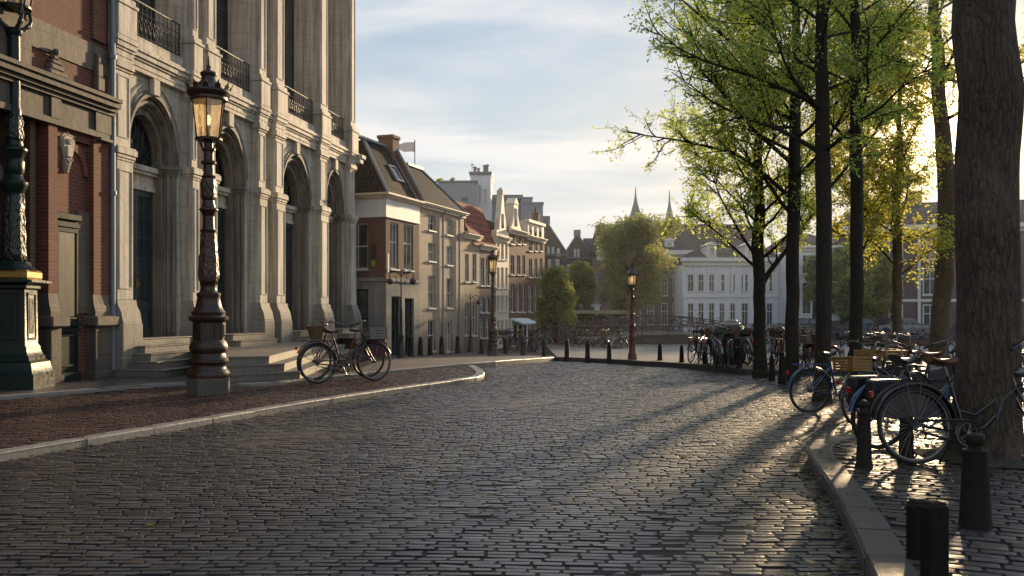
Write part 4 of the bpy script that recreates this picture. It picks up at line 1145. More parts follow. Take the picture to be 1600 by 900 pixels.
arm_lamp(spot(735, 550), 'thin black lamp post against the beige house front', 2.8)

# ------------------------------------------------------------------ bollards
BG = 'cast iron bollards along the pavement edge'
def bollard_mesh(mb, h, r):
    mb.lathe([(r*1.15, -.15), (r*1.15, .03*h), (r*1.02, .06*h), (r*.80, .78*h), (r*.92, .79*h), (r*.92, .82*h), (r*.70, .835*h), (r*.60, .86*h), (r*.60, .90*h), (r*.72, .92*h), (r*.72, .94*h), (r*.5, .975*h), (r*.18, 1.0*h)], 8, None, R(22.5))
def bollard(px, py, h, r, label, dz=0.0, rough=False):
    b = MB(); bollard_mesh(b, h, r)
    x, y, z = spot(px, py, dz)
    return b.build('bollard', M['iron_bollard'], None, label, 'bollard', BG, None, (x, y, z), R(random.uniform(-15, 15)), auto=40)
def hpx(py, n, dz=0.0):
    "height of something n pixels tall standing at ground row py"
    y = gp(800, py, dz)[1]; return n*y/F
far_b = [(1031, 563, 27, 'bollard just right of the slender red-brown lamp'), (1065, 566, 27, 'bollard between the slender lamp and the bicycle cluster'),
 (1102, 569, 28, 'bollard in front of the left end of the bicycle cluster'), (1155, 575, 33, 'bollard in front of the green container'),
 (1206, 585, 31, 'bollard beside the forked tree at the edge of the square'), (1222, 590, 40, 'bollard between the forked tree and the next trunk'), (952, 561, 28, 'bollard just left of the slender red-brown lamp'),
 (918, 560, 28, 'second bollard left of the slender red-brown lamp'), (886, 558.5, 28, 'third bollard left of the slender red-brown lamp'), (850, 557, 27, 'bollard midway between the two distant lamps'),
 (817, 555, 26, 'second bollard right of the crowned middle lamp'), (789.5, 553, 25, 'bollard just right of the crowned middle lamp'), (752, 553, 24, 'bollard just left of the crowned middle lamp'),
 (715, 552, 27, 'bollard before the drainpipe of the beige house'), (690, 553.5, 28, 'bollard before the second window column of the beige house'), (672, 555, 28, 'bollard by the door of the beige house'), (657, 556, 30, 'bollard where the brick corner house meets the beige one'),
 (642, 557, 31, 'bollard beside the two-armed lamp post')]
for px, py, n, lb in far_b:
    h = hpx(py, n); bollard(px, py, h, h*.145, 'dark '+lb)
bollard(1350, 730, hpx(730, 105), .068, 'dark bollard in front of the spoked rear wheel at the island kerb')
bollard(1416, 722, hpx(722, 112), .068, 'dark bollard seen through the spokes of the nearest bicycle')
b = MB(); h = hpx(823, 147); r = .098
b.lathe([(r*1.1, -.1), (r*1.05, .02), (r*1.02, .05), (r*.78, h*.80), (r*.80, h*.815), (r*.5, h*.835), (r*.46, h*.86), (r*.60, h*.90), (r*.64, h*.94), (r*.55, h*.98), (r*.2, h)], 20)
x, y, z = spot(1524, 823)
b.build('bollard', M['iron_bollard'], None, 'thick tapered bollard with a knob head at the foot of the big tree', 'bollard', BG, None, (x, y, z), 0, auto=40)
for (px, py, top, w, lb) in ((1434, 872, 783, .052, 'short square post, the slimmer of the touching pair by the kerb'), (1460, 905, 785, .058, 'short square post, the thicker of the touching pair by the kerb')):
    x, y, z = spot(px, py); h = hpx(py, py-top)
    b = MB(); b.box(-w, w, -w*.8, w*.8, -.1, h-.02, bev=.008); b.lathe([(w*1.2, h-.02), (w*.8, h+.004), (.01, h+.012)], 4, None, R(45))
    b.build('post', M['wood_post'], None, lb, 'post', 'square posts by the kerb', None, (x, y, z), R(12))

# ------------------------------------------------------------------ bicycles
def wheel(root, cx, rz, paint, n_spokes=28, tread=.019, name='wheel'):
    w = MB(); w.torus((cx, 0, rz), rz-tread, tread, 44, 8); wo = w.build(name, M['rubber'], root, auto=60)
    rm = MB(); rm.torus((cx, 0, rz), rz-tread*2.1, .011, 44, 6); rm.build('rim', M['chrome'], wo, auto=60)
    sp = MB()
    for i in range(n_spokes):
        a = 2*math.pi*i/n_spokes; e = a+(.22 if i % 2 else -.22); sd_ = .028 if i % 4 < 2 else -.028
        sp.tube([(cx+.022*math.cos(e), sd_, rz+.022*math.sin(e)), (cx+(rz-.045)*math.cos(a), 0, rz+(rz-.045)*math.sin(a))], .0017, 4, cap=False)
    sp.build('spokes', M['chrome'], wo)
    hb = MB(); hb.tube([(cx, -.05, rz), (cx, .05, rz)], .020, 10); hb.tube([(cx, -.035, rz), (cx, -.028, rz)], .03, 12); hb.tube([(cx, .028, rz), (cx, .035, rz)], .03, 12); hb.tube([(cx, -.075, rz), (cx, .075, rz)], .007, 8)
    hb.build('hub', M['chrome'], wo, auto=50)
    return wo
def bike(label, loc, yaw, lean=0.0, k=1.0, paint='paint_black', kind='step', extras=(), saddle='leather', group='bicycles parked around the square', hand=0.0, name='bicycle', spokes=28, fender=None):
    "rear wheel at x=0, front wheel at +1.12; wheels stand on z=0"
    r = empty(name, loc, yaw, label, 'bicycle', group); r.rotation_euler = (lean, 0, yaw); r.scale = (k, k, k)
    P = M[paint]; WR = .35; WB = 1.12; fender = M[fender] if fender else P
    wheel(r, 0, WR, P, spokes); wheel(r, WB, WR, P, spokes, name='wheel')
    bb = (.46, 0, .28); st = (.32, 0, .80); ht = (.90, 0, .86); hb_ = (.945, 0, .68)
    f = MB()
    f.tube([bb, (.36, 0, .66), st], .0165, 8)
    if kind == 'step':
        f.tube([hb_, (.80, 0, .48), (.64, 0, .33), bb], .0175, 8); f.tube([(.925, 0, .76), (.74, 0, .56), (.56, 0, .44), (.41, 0, .48)], .0145, 8)
    else:
        f.tube([hb_, bb], .018, 8); f.tube([(.915, 0, .80), (.345, 0, .74)], .0155, 8)
    f.tube([ht, hb_], .021, 10)
    for s in (-1, 1):
        f.tube([(.46, s*.03, .28), (0, s*.058, WR)], .009, 6); f.tube([(.345, s*.015, .72), (0, s*.058, WR)], .008, 6)
        f.tube([(.945, s*.02, .68), (.965, s*.048, .62), (1.02, s*.052, .5), (WB, s*.056, WR)], [.012, .013, .012, .009], 6)
    f.build('frame', P, r, auto=50)
    for c, a0, a1 in ((0, 5, 172), (WB, 25, 172)):
        fd = MB(); vs = []; fs = []; n = 22
        for i in range(n+1):
            a = R(a0+(a1-a0)*i/n)
            for (dy, rr) in ((-.031, .366), (-.022, .378), (0, .384), (.022, .378), (.031, .366)): vs.append((c+rr*math.cos(a), dy, WR+rr*math.sin(a)))
        for i in range(n):
            for j in range(4): fs.append((i*5+j, (i+1)*5+j, (i+1)*5+j+1, i*5+j+1))
        fd.add(vs, fs)
        for s in (-1, 1): fd.tube([(c, s*.06, WR), (c+.37*math.cos(R(150)), s*.03, WR+.37*math.sin(R(150)))], .003, 4)
        fd.build('mudguard', fender, r, auto=60)
    sp_ = MB(); sp_.tube([st, (.29, 0, .90)], .013, 8); sp_.build('seat_post', M['chrome'], r)
    sa = MB(); n = 10; vs = []; fs = []
    for i in range(n+1):
        t = i/n; x = .15+.27*t; w = .095*(1-sstep((t-.15)/.75))+.02; zt = .965-.02*math.sin(t*math.pi)+(.015 if t < .1 else 0)
        for j in range(8):
            a = 2*math.pi*j/8; vs.append((x, w*math.cos(a), zt-.028+.03*math.sin(a)*(1 if math.sin(a) > 0 else 1.3)))
    for i in range(n):
        for j in range(8): fs.append((i*8+j, i*8+(j+1) % 8, (i+1)*8+(j+1) % 8, (i+1)*8+j))
    fs.append(tuple(range(8))); fs.append(tuple(range(n*8, n*8+8))[::-1]); sa.add(vs, fs)
    for s in (-1, 1): sa.torus((.20, s*.05, .91), .02, .005, 10, 4, 'xy')
    sa.build('saddle', M[saddle], r, auto=60)
    hd = MB(); T = Matrix.Translation((.89, 0, 0)) @ Matrix.Rotation(hand, 4, 'Z')
    hd.tube([(.01, 0, .84), (-.01, 0, 1.02), (.02, 0, 1.06)], .012, 8, T)
    for s in (-1, 1): hd.tube([(.02, 0, 1.06), (.05, s*.10, 1.08), (.02, s*.22, 1.10), (-.09, s*.27, 1.06), (-.17, s*.275, 1.02)], .011, 8, T)
    hd.tube([(.02, .12, 1.08), (.03, .12, 1.13)], .01, 6, T)
    ho = hd.build('handlebar', M['chrome'], r, auto=60)
    for s in (-1, 1): gr = MB(); gr.tube([(-.09, s*.27, 1.06), (-.18, s*.276, 1.015)], .017, 8, T); gr.tube([(.03, s*.2, 1.075), (-.06, s*.25, 1.03)], .005, 5, T); gr.build('grip', M['vinyl'], ho)
    rk = MB()
    for s in (-1, 1): rk.tube([(.33, s*.05, .74), (.1, s*.06, .755), (-.28, s*.06, .755)], .006, 6); rk.tube([(0, s*.06, WR), (-.10, s*.06, .755)], .005, 5); rk.tube([(0, s*.06, WR), (.05, s*.06, .755)], .005, 5)
    for x in (-.28, -.17, -.06, .05, .16): rk.tube([(x, -.06, .755), (x, .06, .755)], .005, 5)
    for y in (-.025, .025): rk.tube([(.16, y, .757), (-.28, y, .757)], .004, 5)
    rk.build('rack', P, r)
    cr = MB(); cr.tube([(.46, -.07, .28), (.46, .07, .28)], .02, 10)
    cr.torus((.46, -.055, .28), .088, .006, 24, 5); 
    for i in range(5): a = R(72*i); cr.tube([(.46, -.055, .28), (.46+.088*math.cos(a), -.055, .28+.088*math.sin(a))], .006, 5)
    for s, a in ((-1, R(-70)), (1, R(110))): cr.tube([(.46, s*.07, .28), (.46+.17*math.cos(a), s*.085, .28+.17*math.sin(a))], .009, 6)
    co = cr.build('crank', M['chrome'], r)
    for s, a in ((-1, R(-70)), (1, R(110))):
        pd = MB(); c = (.46+.17*math.cos(a), s*.13, .28+.17*math.sin(a)); pd.box(c[0]-.045, c[0]+.045, c[1]-.04, c[1]+.04, c[2]-.012, c[2]+.012, bev=.005); pd.build('pedal', M['vinyl'], co)
    ch = MB()
    if 'chaincase' in extras:
        o = [(.46+.12*math.cos(R(a)), .28+.12*math.sin(R(a))) for a in range(-90, 91, 15)]+[(0+.055*math.cos(R(a)), WR+.055*math.sin(R(a))) for a in range(90, 271, 20)]
        ch.torus((.46, -.06, .28), .115, .012, 28, 6); ch.tube([(.46, -.06, .395), (.02, -.06, WR+.045)], .012, 6); ch.tube([(.46, -.06, .165), (.02, -.06, WR-.05)], .010, 6); ch.torus((0, -.06, WR), .047, .01, 14, 5, 'xz', None, 90, 270); ch.build('chain_guard', P, r)
    else:
        for z in (1, -1): ch.tube([(.46, -.055, .28+z*.088), (0, -.055, WR+z*.032)], .004, 5)
        ch.build('chain', M['vinyl'], r)
    lt = MB(); lt.lathe([(.012, -.05), (.04, -.02), (.045, .02)], 12, Matrix.Translation((1.0, 0, .82)) @ Matrix.Rotation(R(90), 4, 'Y')); lt.tube([(.93, 0, .82), (.97, 0, .82)], .008, 5); lt.build('headlight', M['chrome'], r)
    tl = MB(); tl.box(-.40, -.375, -.03, .03, .60, .66, bev=.006); tl.build('tail_light', M['lens_red'], r)
    kd = MB(); kd.tube([(.40, .03, .27), (.30, .16, .01)], .008, 5); kd.build('kickstand', M['vinyl'], r)
    def crate(x0, x1, y0, y1, z0, z1, mat, nm='crate', slats=4, part=r):
        c = MB(); t = .008
        c.box(x0, x1, y0, y1, z0, z0+t)
        for k_ in range(slats):
            a = z0+(z1-z0)*k_/slats; b = a+(z1-z0)/slats*.74
            c.box(x0, x1, y0-t, y0, a, b); c.box(x0, x1, y1, y1+t, a, b); c.box(x0-t, x0, y0, y1, a, b); c.box(x1, x1+t, y0, y1, a, b)
        for (x, y) in ((x0, y0), (x1, y0), (x0, y1), (x1, y1)): c.box(x-.012, x+.012, y-.012, y+.012, z0, z1)
        c.box(x0-.014, x1+.014, y0-.014, y0+.004, z1-.02, z1+.004); c.box(x0-.014, x1+.014, y1-.004, y1+.014, z1-.02, z1+.004)
        c.box(x0-.014, x0+.004, y0, y1, z1-.018, z1+.002); c.box(x1-.004, x1+.014, y0, y1, z1-.018, z1+.002)
        c.build(nm, M[mat], part)
    if 'front_crate' in extras:
        crate(.97, 1.30, -.18, .18, .76, .97, 'crate_grey')
        fc = MB()
        for s in (-1, 1): fc.tube([(WB, s*.07, WR), (1.16, s*.1, .75)], .006, 5); fc.tube([(.93, s*.08, .75), (1.3, s*.12, .75)], .007, 5)
        fc.build('front_rack', P, r)
    if 'yellow_crate' in extras: crate(.98, 1.32, -.17, .17, .76, .97, 'crate_yellow', slats=5)
    if 'rear_crate' in extras: crate(-.28, .06, -.16, .16, .77, .96, 'crate_yellow', slats=5)
    if 'basket' in extras:
        c = MB(); c.lathe([(.12, .76), (.17, 1.0), (.18, 1.01), (.16, 1.0), (.11, .77)], 20, Matrix.Translation((1.10, 0, 0))); c.build('basket', M['wicker'], r)
    if 'rear_basket' in extras:
        c = MB(); c.lathe([(.11, .77), (.16, .98), (.17, .99), (.15, .98), (.10, .78)], 16, Matrix.Translation((-.10, 0, 0))); c.build('basket', M['wicker'], r)
    for ex, mt in (('panniers', 'vinyl'), ('red_panniers', 'vinyl_red')):
        if ex in extras:
            for s in (-1, 1):
                c = MB(); y0, y1 = (.075, .20) if s > 0 else (-.20, -.075)
                c.prism([(-.25, .46), (-.22, .42), (.04, .42), (.08, .46), (.08, .70), (.04, .74), (-.22, .74), (-.25, .70)], 'y', y0, y1); c.box(-.255, .085, y0-.01, y1+.01, .62, .75, bev=.02); c.build('pannier', M[mt], r)
    if 'cover' in extras:
        c = MB(); pts = [(.41*math.cos(R(a)), .35+.41*math.sin(R(a))) for a in range(10, 171, 10)]; c.prism(pts, 'y', .034, .042); c.build('coat_guard', M['vinyl'], r)
    return r
def face(px, py, px2, py2, dz):
    "stand a bicycle with its rear wheel at one ground point and its front wheel towards another"
    a = spot(px, py, dz); b = spot(px2, py2, dz); return a, math.atan2(b[1]-a[1], b[0]-a[0]), math.hypot(b[0]-a[0], b[1]-a[1])/1.12
A = spot(1432, 726); 
bike('black step-through bicycle with brown saddle, nearest, leaning on the big tree', A, R(3), R(-5), 1.04, 'paint_black', 'step', ('chaincase', 'cover'), hand=R(8), spokes=36)
A = spot(1373, 702)
bike('dark blue bicycle with black panniers standing behind the nearest one', A, R(16), R(3), 1.0, 'paint_black', 'step', ('panniers',), saddle='vinyl', hand=R(-14), fender='paint_blue')
A = spot(1264, 645, Z_ROAD)
bike('blue bicycle with black saddle leaning against a slim tree trunk', A, R(12), R(4), 1.0, 'paint_blue', 'step', (), saddle='vinyl', hand=R(20))
A = spot(1345, 668, Z_ROAD)
bike('bicycle carrying a yellow crate behind the blue one', A, R(28), R(-3), 1.0, 'paint_black', 'step', ('rear_crate',), saddle='vinyl')
A = spot(1490, 655, Z_ROAD)
bike('bicycle with a yellow front crate facing the square beside the big tree', A, R(158), R(3), 1.02, 'paint_black', 'diamond', ('yellow_crate', 'cover'), saddle='leather', hand=R(30))
A = spot(1400, 640, Z_ROAD)
bike('dark bicycle with yellow crate on its rack behind the panniers', A, R(8), R(2), 1.0, 'paint_black', 'step', ('rear_crate',), hand=R(-25))
# the pair by the entrance steps
A = spot(494, 600, Z_A)
P2 = gp(590, 600, Z_A)
bike('black bicycle with grey front crate parked on the red pavement by the steps', spot(497, 599.5, Z_A), R(37), R(-4), 1.17, 'paint_black', 'step', ('front_crate', 'chaincase'), saddle='leather', hand=R(-18))
bike('dark red bicycle with wicker basket standing just behind the black one by the steps', spot(575, 590, Z_A), R(37+180), R(-4), 1.17, 'paint_red', 'step', ('basket', 'red_panniers'), saddle='leather', hand=R(16))
# prototypes for the crowd
protos = []
def park(px, py, yaw, lb, src=None, dz=0.0, k=1.0, **kw):
    a = spot(px, py, dz)
    o = copy_tree(src); o.location = a; o.rotation_euler = (R(random.uniform(-7, 7)), 0, yaw); o.scale = (k, k, k); o['label'] = lb
    return o
n0 = bike('silver bicycle at the near end of the cluster beside the green container', spot(1092, 569), R(72), R(4), .95, 'paint_silver', 'diamond', (), saddle='vinyl', spokes=20)
n1 = bike('black bicycle with a front basket in the cluster beside the green container', spot(1108, 571), R(64), R(-5), .95, 'paint_black', 'step', ('basket',), spokes=20)
n2 = bike('red bicycle with front crate in the cluster beside the green container', spot(1118, 572), R(80), R(6), .95, 'paint_red', 'step', ('front_crate',), saddle='vinyl', spokes=20)
srcs = [n0, n1, n2]
park(1079, 567, R(60), 'outermost black bicycle of the cluster left of the green container', n1, k=.95)
park(1128, 574, R(86), 'silver bicycle right in front of the green container', n0, k=.95)
park(1136, 573, R(70), 'black bicycle touching the green container', n1, k=.95)
rowpos = [(1168, 570, 100, 0), (1178, 569, 82, 1), (1193, 571, 75, 2), (1200, 569, 96, 0), (1212, 570, 80, 1), (1221, 572, 70, 2), (1250, 577, 85, 0), (1258, 575, 70, 1), (1266, 579, 95, 2), (1272, 574, 78, 0), (1295, 588, 80, 1), (1306, 585, 100, 2), (1318, 590, 70, 0), (1352, 600, 84, 1), (1366, 596, 70, 2), (1378, 604, 95, 0), (1392, 599, 80, 1), (1412, 606, 75, 2), (1424, 600, 100, 0), (1440, 612, 84, 1), (1590, 610, 80, 2), (1605, 604, 95, 0)]
desc = ['behind the forked tree', 'just right of the forked tree', 'behind the row of trunks', 'beyond the blue bicycle', 'beyond the yellow crates', 'beyond the big tree']
for i, (px, py, yw, s_) in enumerate(rowpos):
    d = desc[0] if px < 1185 else desc[1] if px < 1235 else desc[2] if px < 1290 else desc[3] if px < 1345 else desc[4] if px < 1500 else desc[5]
    c_ = ('silver', 'black', 'red')[s_]; x_ = (' with bare handlebars', ' with a wicker basket', ' with a front crate')[s_]
    same = sum(1 for j in rowpos[:i] if j[3] == s_ and ((j[0] < 1185) == (px < 1185)) and (1185 <= j[0] < 1235) == (1185 <= px < 1235) and (1235 <= j[0] < 1290) == (1235 <= px < 1290) and (1290 <= j[0] < 1345) == (1290 <= px < 1345) and (1345 <= j[0] < 1500) == (1345 <= px < 1500))
    park(px, py, R(yw), c_+' bicycle'+x_+' '+d+('', ', second of its kind', ', third of its kind', ', fourth of its kind')[same], srcs[s_], Z_ROAD*.5 if py > 575 else 0, .96)
# bicycles along the water railing on the left of the canal
lf = [(792, 548), (803, 549), (815, 548), (828, 549.5), (838, 550), (846, 549), (857, 551), (866, 550), (874, 551.5), (883, 550), (893, 552), (904, 551), (915, 553), (928, 552), (940, 553.5), (962, 554), (972, 554)]
for i, (px, py) in enumerate(lf):
    s_ = i % 3; yw = random.choice((20, 160, 50, 130, 75))
    nb = 'before the pale blue shopfront' if px < 830 else 'under the bushy young tree' if px < 880 else 'left of the slender lamp'
    cc = ('silver', 'black', 'dark red')[s_]
    kth = sum(1 for j in range(i) if j % 3 == s_ and ((lf[j][0] < 830) == (px < 830)) and ((830 <= lf[j][0] < 880) == (830 <= px < 880)))
    park(px, py, R(yw), cc+' bicycle '+('', 'second in line ', 'third in line ', 'fourth in line ')[kth]+'at the railing '+nb, srcs[s_], 0, 1.0)
# container
x, y, z = spot(1141, 567)
c = MB(); c.box(-.36, .36, -.3, .3, .06, .78, bev=.04); c.box(-.40, .40, -.34, .34, .78, .86, bev=.03); c.box(-.30, .30, -.31, -.28, .14, .70, bev=.02); c.box(-.38, .38, -.32, .32, 0, .06)
c.prism([(-.30, .86), (-.22, 1.0), (.1, 1.04), (.30, .86)], 'x', -.34, .34)
ro = empty('waste_container', (x, y, z), R(8), 'dark green waste container with a rounded lid between the parked bicycles', 'waste container'); c.build('body', M['container'], ro)
c = MB(); c.box(-.2, .2, -.325, -.30, .60, .68, bev=.01); c.build('flap', M['vinyl'], ro)
c = MB(); c.box(-.26, .26, -.15, .2, 1.0, 1.12, bev=.04); c.box(-.1, .2, -.1, .12, 1.1, 1.2, bev=.04)
c.build('rubbish_bag', m_plain('grey_rubbish_bag', (.35, .35, .34), .4, .4, 9, bump=.02), None, 'crumpled pale bag lying on top of the green container', 'bag', None, None, (x, y, z+.02), R(20))
# ------------------------------------------------------------------ houses
def wall_holes(mb, x0, x1, z0, z1, holes, y=0.0, depth=.16):
    "front wall with rectangular openings (xa, xb, za, zb) and their reveals"
    xs = sorted({x0, x1, *[h[0] for h in holes], *[h[1] for h in holes]}); zs = sorted({z0, z1, *[h[2] for h in holes], *[h[3] for h in holes]})
    xs = [x for x in xs if x0-1e-6 <= x <= x1+1e-6]; zs = [z for z in zs if z0-1e-6 <= z <= z1+1e-6]
    for a, b in zip(xs[:-1], xs[1:]):
        for c, d in zip(zs[:-1], zs[1:]):
            mx, mz = (a+b)/2, (c+d)/2
            if any(h[0] < mx < h[1] and h[2] < mz < h[3] for h in holes): continue
            mb.quad((a, y, c), (b, y, c), (b, y, d), (a, y, d))
    for (a, b, c, d) in holes:
        yy = y+depth
        mb.quad((a, y, c), (a, yy, c), (a, yy, d), (a, y, d)); mb.quad((b, y, c), (b, y, d), (b, yy, d), (b, yy, c))
        mb.quad((a, y, c), (b, y, c), (b, yy, c), (a, yy, c)); mb.quad((a, y, d), (a, yy, d), (b, yy, d), (b, y, d))
        mb.quad((a, yy, c), (b, yy, c), (b, yy, d), (a, yy, d))
def window(root, a, b, c, d, y=.08, frame='frame_white', glass='glass', bars=1, trans=.45, T=None, sill=True, w=.06, name='window', lintel=None):
    f = MB(T)
    f.box(a, a+w, y, y+.06, c, d); f.box(b-w, b, y, y+.06, c, d); f.box(a+w, b-w, y, y+.06, d-w, d); f.box(a+w, b-w, y, y+.06, c, c+w)
    zt = c+(d-c)*(1-trans)
    if trans: f.box(a+w, b-w, y-.01, y+.05, zt-w*.4, zt+w*.4)
    for k in range(1, bars+1):
        x = a+(b-a)*k/(bars+1); f.box(x-w*.28, x+w*.28, y+.006, y+.046, c+w, d-w)
    o = f.build(name, M[frame], root)
    p = MB(T); p.box(a+w*.5, b-w*.5, y+.028, y+.036, c+w*.5, d-w*.5); p.build('pane', M[glass], o)
    if sill:
        s = MB(T); s.box(a-.05, b+.05, -.07, y, c-.075, c-.004, bev=.01); s.build('sill', M['frame_white'], o)
    return o
def hipped(x0, x1, y0, y1, z0, rx0, rx1, ry, z1, t=.0):
    m = MB(); a, b, c, d = (x0, y0, z0), (x1, y0, z0), (x1, y1, z0), (x0, y1, z0); e, f = (rx0, ry, z1), (rx1, ry, z1)
    m.add([a, b, c, d, e, f], [(0, 1, 5, 4), (1, 2, 5), (2, 3, 4, 5), (3, 0, 4), (0, 3, 2, 1)]); return m
def edge(mb, pts, r=.05): mb.tube(pts, r, 6)

RX, RY, RA = -5.0, 35.5, .35
RK = math.hypot(RA, 1); RTH = math.atan2(1, RA); RC = -RX+RA*RY
def Yr(px): return RC/(RA+(800-px)/F)
def L(px): return (Yr(px)-RY)*RK
def Zr(px, py): return zat(py, Yr(px))
def rowhouse(name, label):
    return empty(name, (RX, RY, 0), RTH, label, 'house')
def cornice(root, x0, x1, z, mat='cream', h=.22, pr=.22, over=(0, 0), depth=8, y=0.0):
    c = MB()
    c.box(x0-over[0]*.4, x1+over[1]*.4, y-pr*.35, y+.1, z-h, z-h*.5); c.box(x0-over[0]*.8, x1+over[1]*.8, y-pr*.7, y+.1, z-h*.5, z-h*.2); c.box(x0-over[0], x1+over[1], y-pr, y+.25, z-h*.2, z)
    return c.build('cornice', M[mat], root)
# sides: transformation for the wall at x=xw that looks back to the camera
def side(xw, D): return Matrix(((0, 1, 0, xw), (-1, 0, 0, D), (0, 0, 1, 0), (0, 0, 0, 1)))

# corner house
h1 = rowhouse('corner_house', 'brick corner house with stone ground floor, white frieze and steep tiled roof'); E1 = L(655)
fw = [(L(609.5), L(622.5), Zr(616, 420), Zr(616, 348)), (L(631), L(645.5), Zr(638, 422), Zr(638, 351))]
fd = [(L(611), L(625), -.40, Zr(617, 463)), (L(632), L(646), -.45, Zr(638, 466))]
w = MB(); wall_holes(w, 0, E1, 2.78, 5.2, fw); T = side(0, 8.0)
sw = [(8-1.75, 8-.80, 3.15, 4.98)]; sg = [(8-1.75, 8-.78, -.3, 2.35)]
m = MB(T); wall_holes(m, 0, 8, 2.78, 5.2, sw); w.add(m.v, m.f)
w.quad((0, 8, -1), (E1, 8, -1), (E1, 8, 6), (0, 8, 6)); w.quad((E1, 0, -1), (E1, 8, -1), (E1, 8, 6), (E1, 0, 6)); w.build('wall', M['brick_house'], h1)
w = MB(); wall_holes(w, -.012, E1, -1.0, 2.70, fd, -.02); m = MB(side(-.02, 8.0)); wall_holes(m, 0, 8.02, -1, 2.70, sg); w.add(m.v, m.f); w.box(-.08, E1, -.08, .02, 2.66, 2.80); w.box(-.08, .0, -.08, 8, 2.66, 2.80); w.build('ground_floor', M['stone_block'], h1)
w = MB(); w.box(-.03, E1+.0, -.03, 8, 5.2, 5.98); w.box(-.05, E1+.02, -.05, 8, 5.2, 5.28); w.build('frieze', M['white'], h1)
for h in fw: window(h1, *h, glass='glass_cur', trans=.42)
for h in fd: window(h1, *h, frame='frame_dark', glass='glass_dark', sill=False, trans=.3)
window(h1, *sw[0], T=T, glass='glass', trans=.5); window(h1, *sg[0], T=T, frame='frame_dark', glass='glass', sill=False, trans=.45)
c = MB(); 
for z0, z1, p in ((5.94, 6.0, .08), (6.0, 6.08, .16), (6.08, 6.16, .26)): c.box(-p, E1+.06, -p, 8, z0, z1)
c.build('cornice', M['cream'], h1)
rf = MB(); a, b, rid = (.0, -.05, 6.16), (E1, -.05, 6.16), 8.5
rf.add([(0, -.1, 6.16), (E1, -.1, 6.16), (E1, 8, 6.16), (0, 8, 6.16), (.62, 1.35, rid), (E1, 1.25, rid-.05)], [(0, 1, 5, 4), (1, 2, 5), (2, 3, 4, 5), (3, 0, 4), (0, 3, 2, 1)])
ro = rf.build('roof', M['tile_dark'], h1)
e = MB(); edge(e, [(0, -.1, 6.18), (.62, 1.35, rid+.03)], .07); edge(e, [(E1-.35, -.1, 6.2), (E1-.35, 1.2, 8.35)], .035); e.box(0, E1, 1.2, 1.42, rid-.04, rid+.05); e.build('roof_flashing', M['lead'], ro)
e = MB(); e.prism([(-.25, 6.16), (.1, 6.16), (1.45, 8.7), (1.15, 8.75)], 'x', E1-.28, E1+.02); e.build('gable_parapet', M['brick_house'], ro)
e = MB(); e.tube([(E1-.1, -.28, 6.2), (E1-.1, 1.2, 8.82)], .05, 6); e.build('coping', M['lead'], ro)
e = MB(); e.box(E1-.62, E1+.02, .95, 1.65, 7.6, 8.95, bev=.02); e.box(E1-.66, E1+.06, .91, 1.69, 8.86, 9.0, bev=.01); e.build('chimney', M['brick_brown'], ro)
dm = Matrix.Translation((1.85, .52, 7.18)) @ Matrix.Rotation(R(58), 4, 'X')
e = MB(dm)
for (a_, b_, c_, d_) in ((-.32, .32, -.4, -.34), (-.32, .32, .34, .4), (-.32, -.26, -.34, .34), (.26, .32, -.34, .34)): e.box(a_, b_, c_, d_, -.02, .09)
eo = e.build('skylight', M['lead'], ro); e = MB(dm); e.box(-.26, .26, -.34, .34, .03, .05); e.build('pane', M['glass_dark'], eo)
s = MB(); s.box(-.05, -.02, .42, .62, 3.2, 4.1, M=None); s.build('poster_board', M['vinyl'], h1); s = MB(); s.box(-.055, -.05, .44, .60, 3.25, 3.5); s.build('lime_poster', M['lime_sign'], h1)
s = MB(); s.box(.03, .16, -.07, -.015, 3.0, 3.75, bev=.01); s.build('wall_sign', M['white'], h1)

# beige house
h2 = rowhouse('beige_house', 'beige plastered house with small windows, downpipes and a hipped slate roof'); X0, X1 = E1, L(725)
H2z = 6.1
hs = []
for (a, b, rows) in ((669, 680, ((337, 360), (380, 408), (431, 481), (500, 548))), (697.5, 706.5, ((343, 367), (385, 414), (435, 481), (501, 549)))):
    for (t, d) in rows: hs.append((L(a), L(b), max(-.42, Zr((a+b)/2, d)), Zr((a+b)/2, t)))
w = MB(); wall_holes(w, X0, X1, -1, H2z, hs, 0, .14); w.quad((X1, 0, -1), (X1, 8, -1), (X1, 8, 6), (X1, 0, 6)); w.quad((X0, 8, -1), (X1, 8, -1), (X1, 8, 6), (X0, 8, 6)); w.build('wall', M['plaster'], h2)
for i, h in enumerate(hs): window(h2, *h, glass='glass_cur' if i % 3 else 'glass', trans=.5, w=.05)
cornice(h2, X0+.02, X1, H2z+.08, 'cream', .24, .26, (0, .1))
rf = hipped(X0, X1, -.15, 8, H2z+.08, X0+1.9, X0+3.4, 1.55, 8.15); ro = rf.build('roof', M['slate'], h2)
e = MB(); edge(e, [(X0+3.4, 1.55, 8.17), (X1, -.15, H2z+.1)], .05); edge(e, [(X0, -.15, H2z+.1), (X0+1.9, 1.55, 8.17)], .045); e.box(X0+1.85, X0+3.45, 1.4, 1.7, 8.1, 8.22); e.build('roof_flashing', M['lead'], ro)
for px in (690, 715.5):
    e = MB(); e.tube([(L(px), -.07, -.6), (L(px), -.07, H2z-.3), (L(px), -.2, H2z-.1)], .045, 8); e.build('drainpipe', M['lead'], h2)
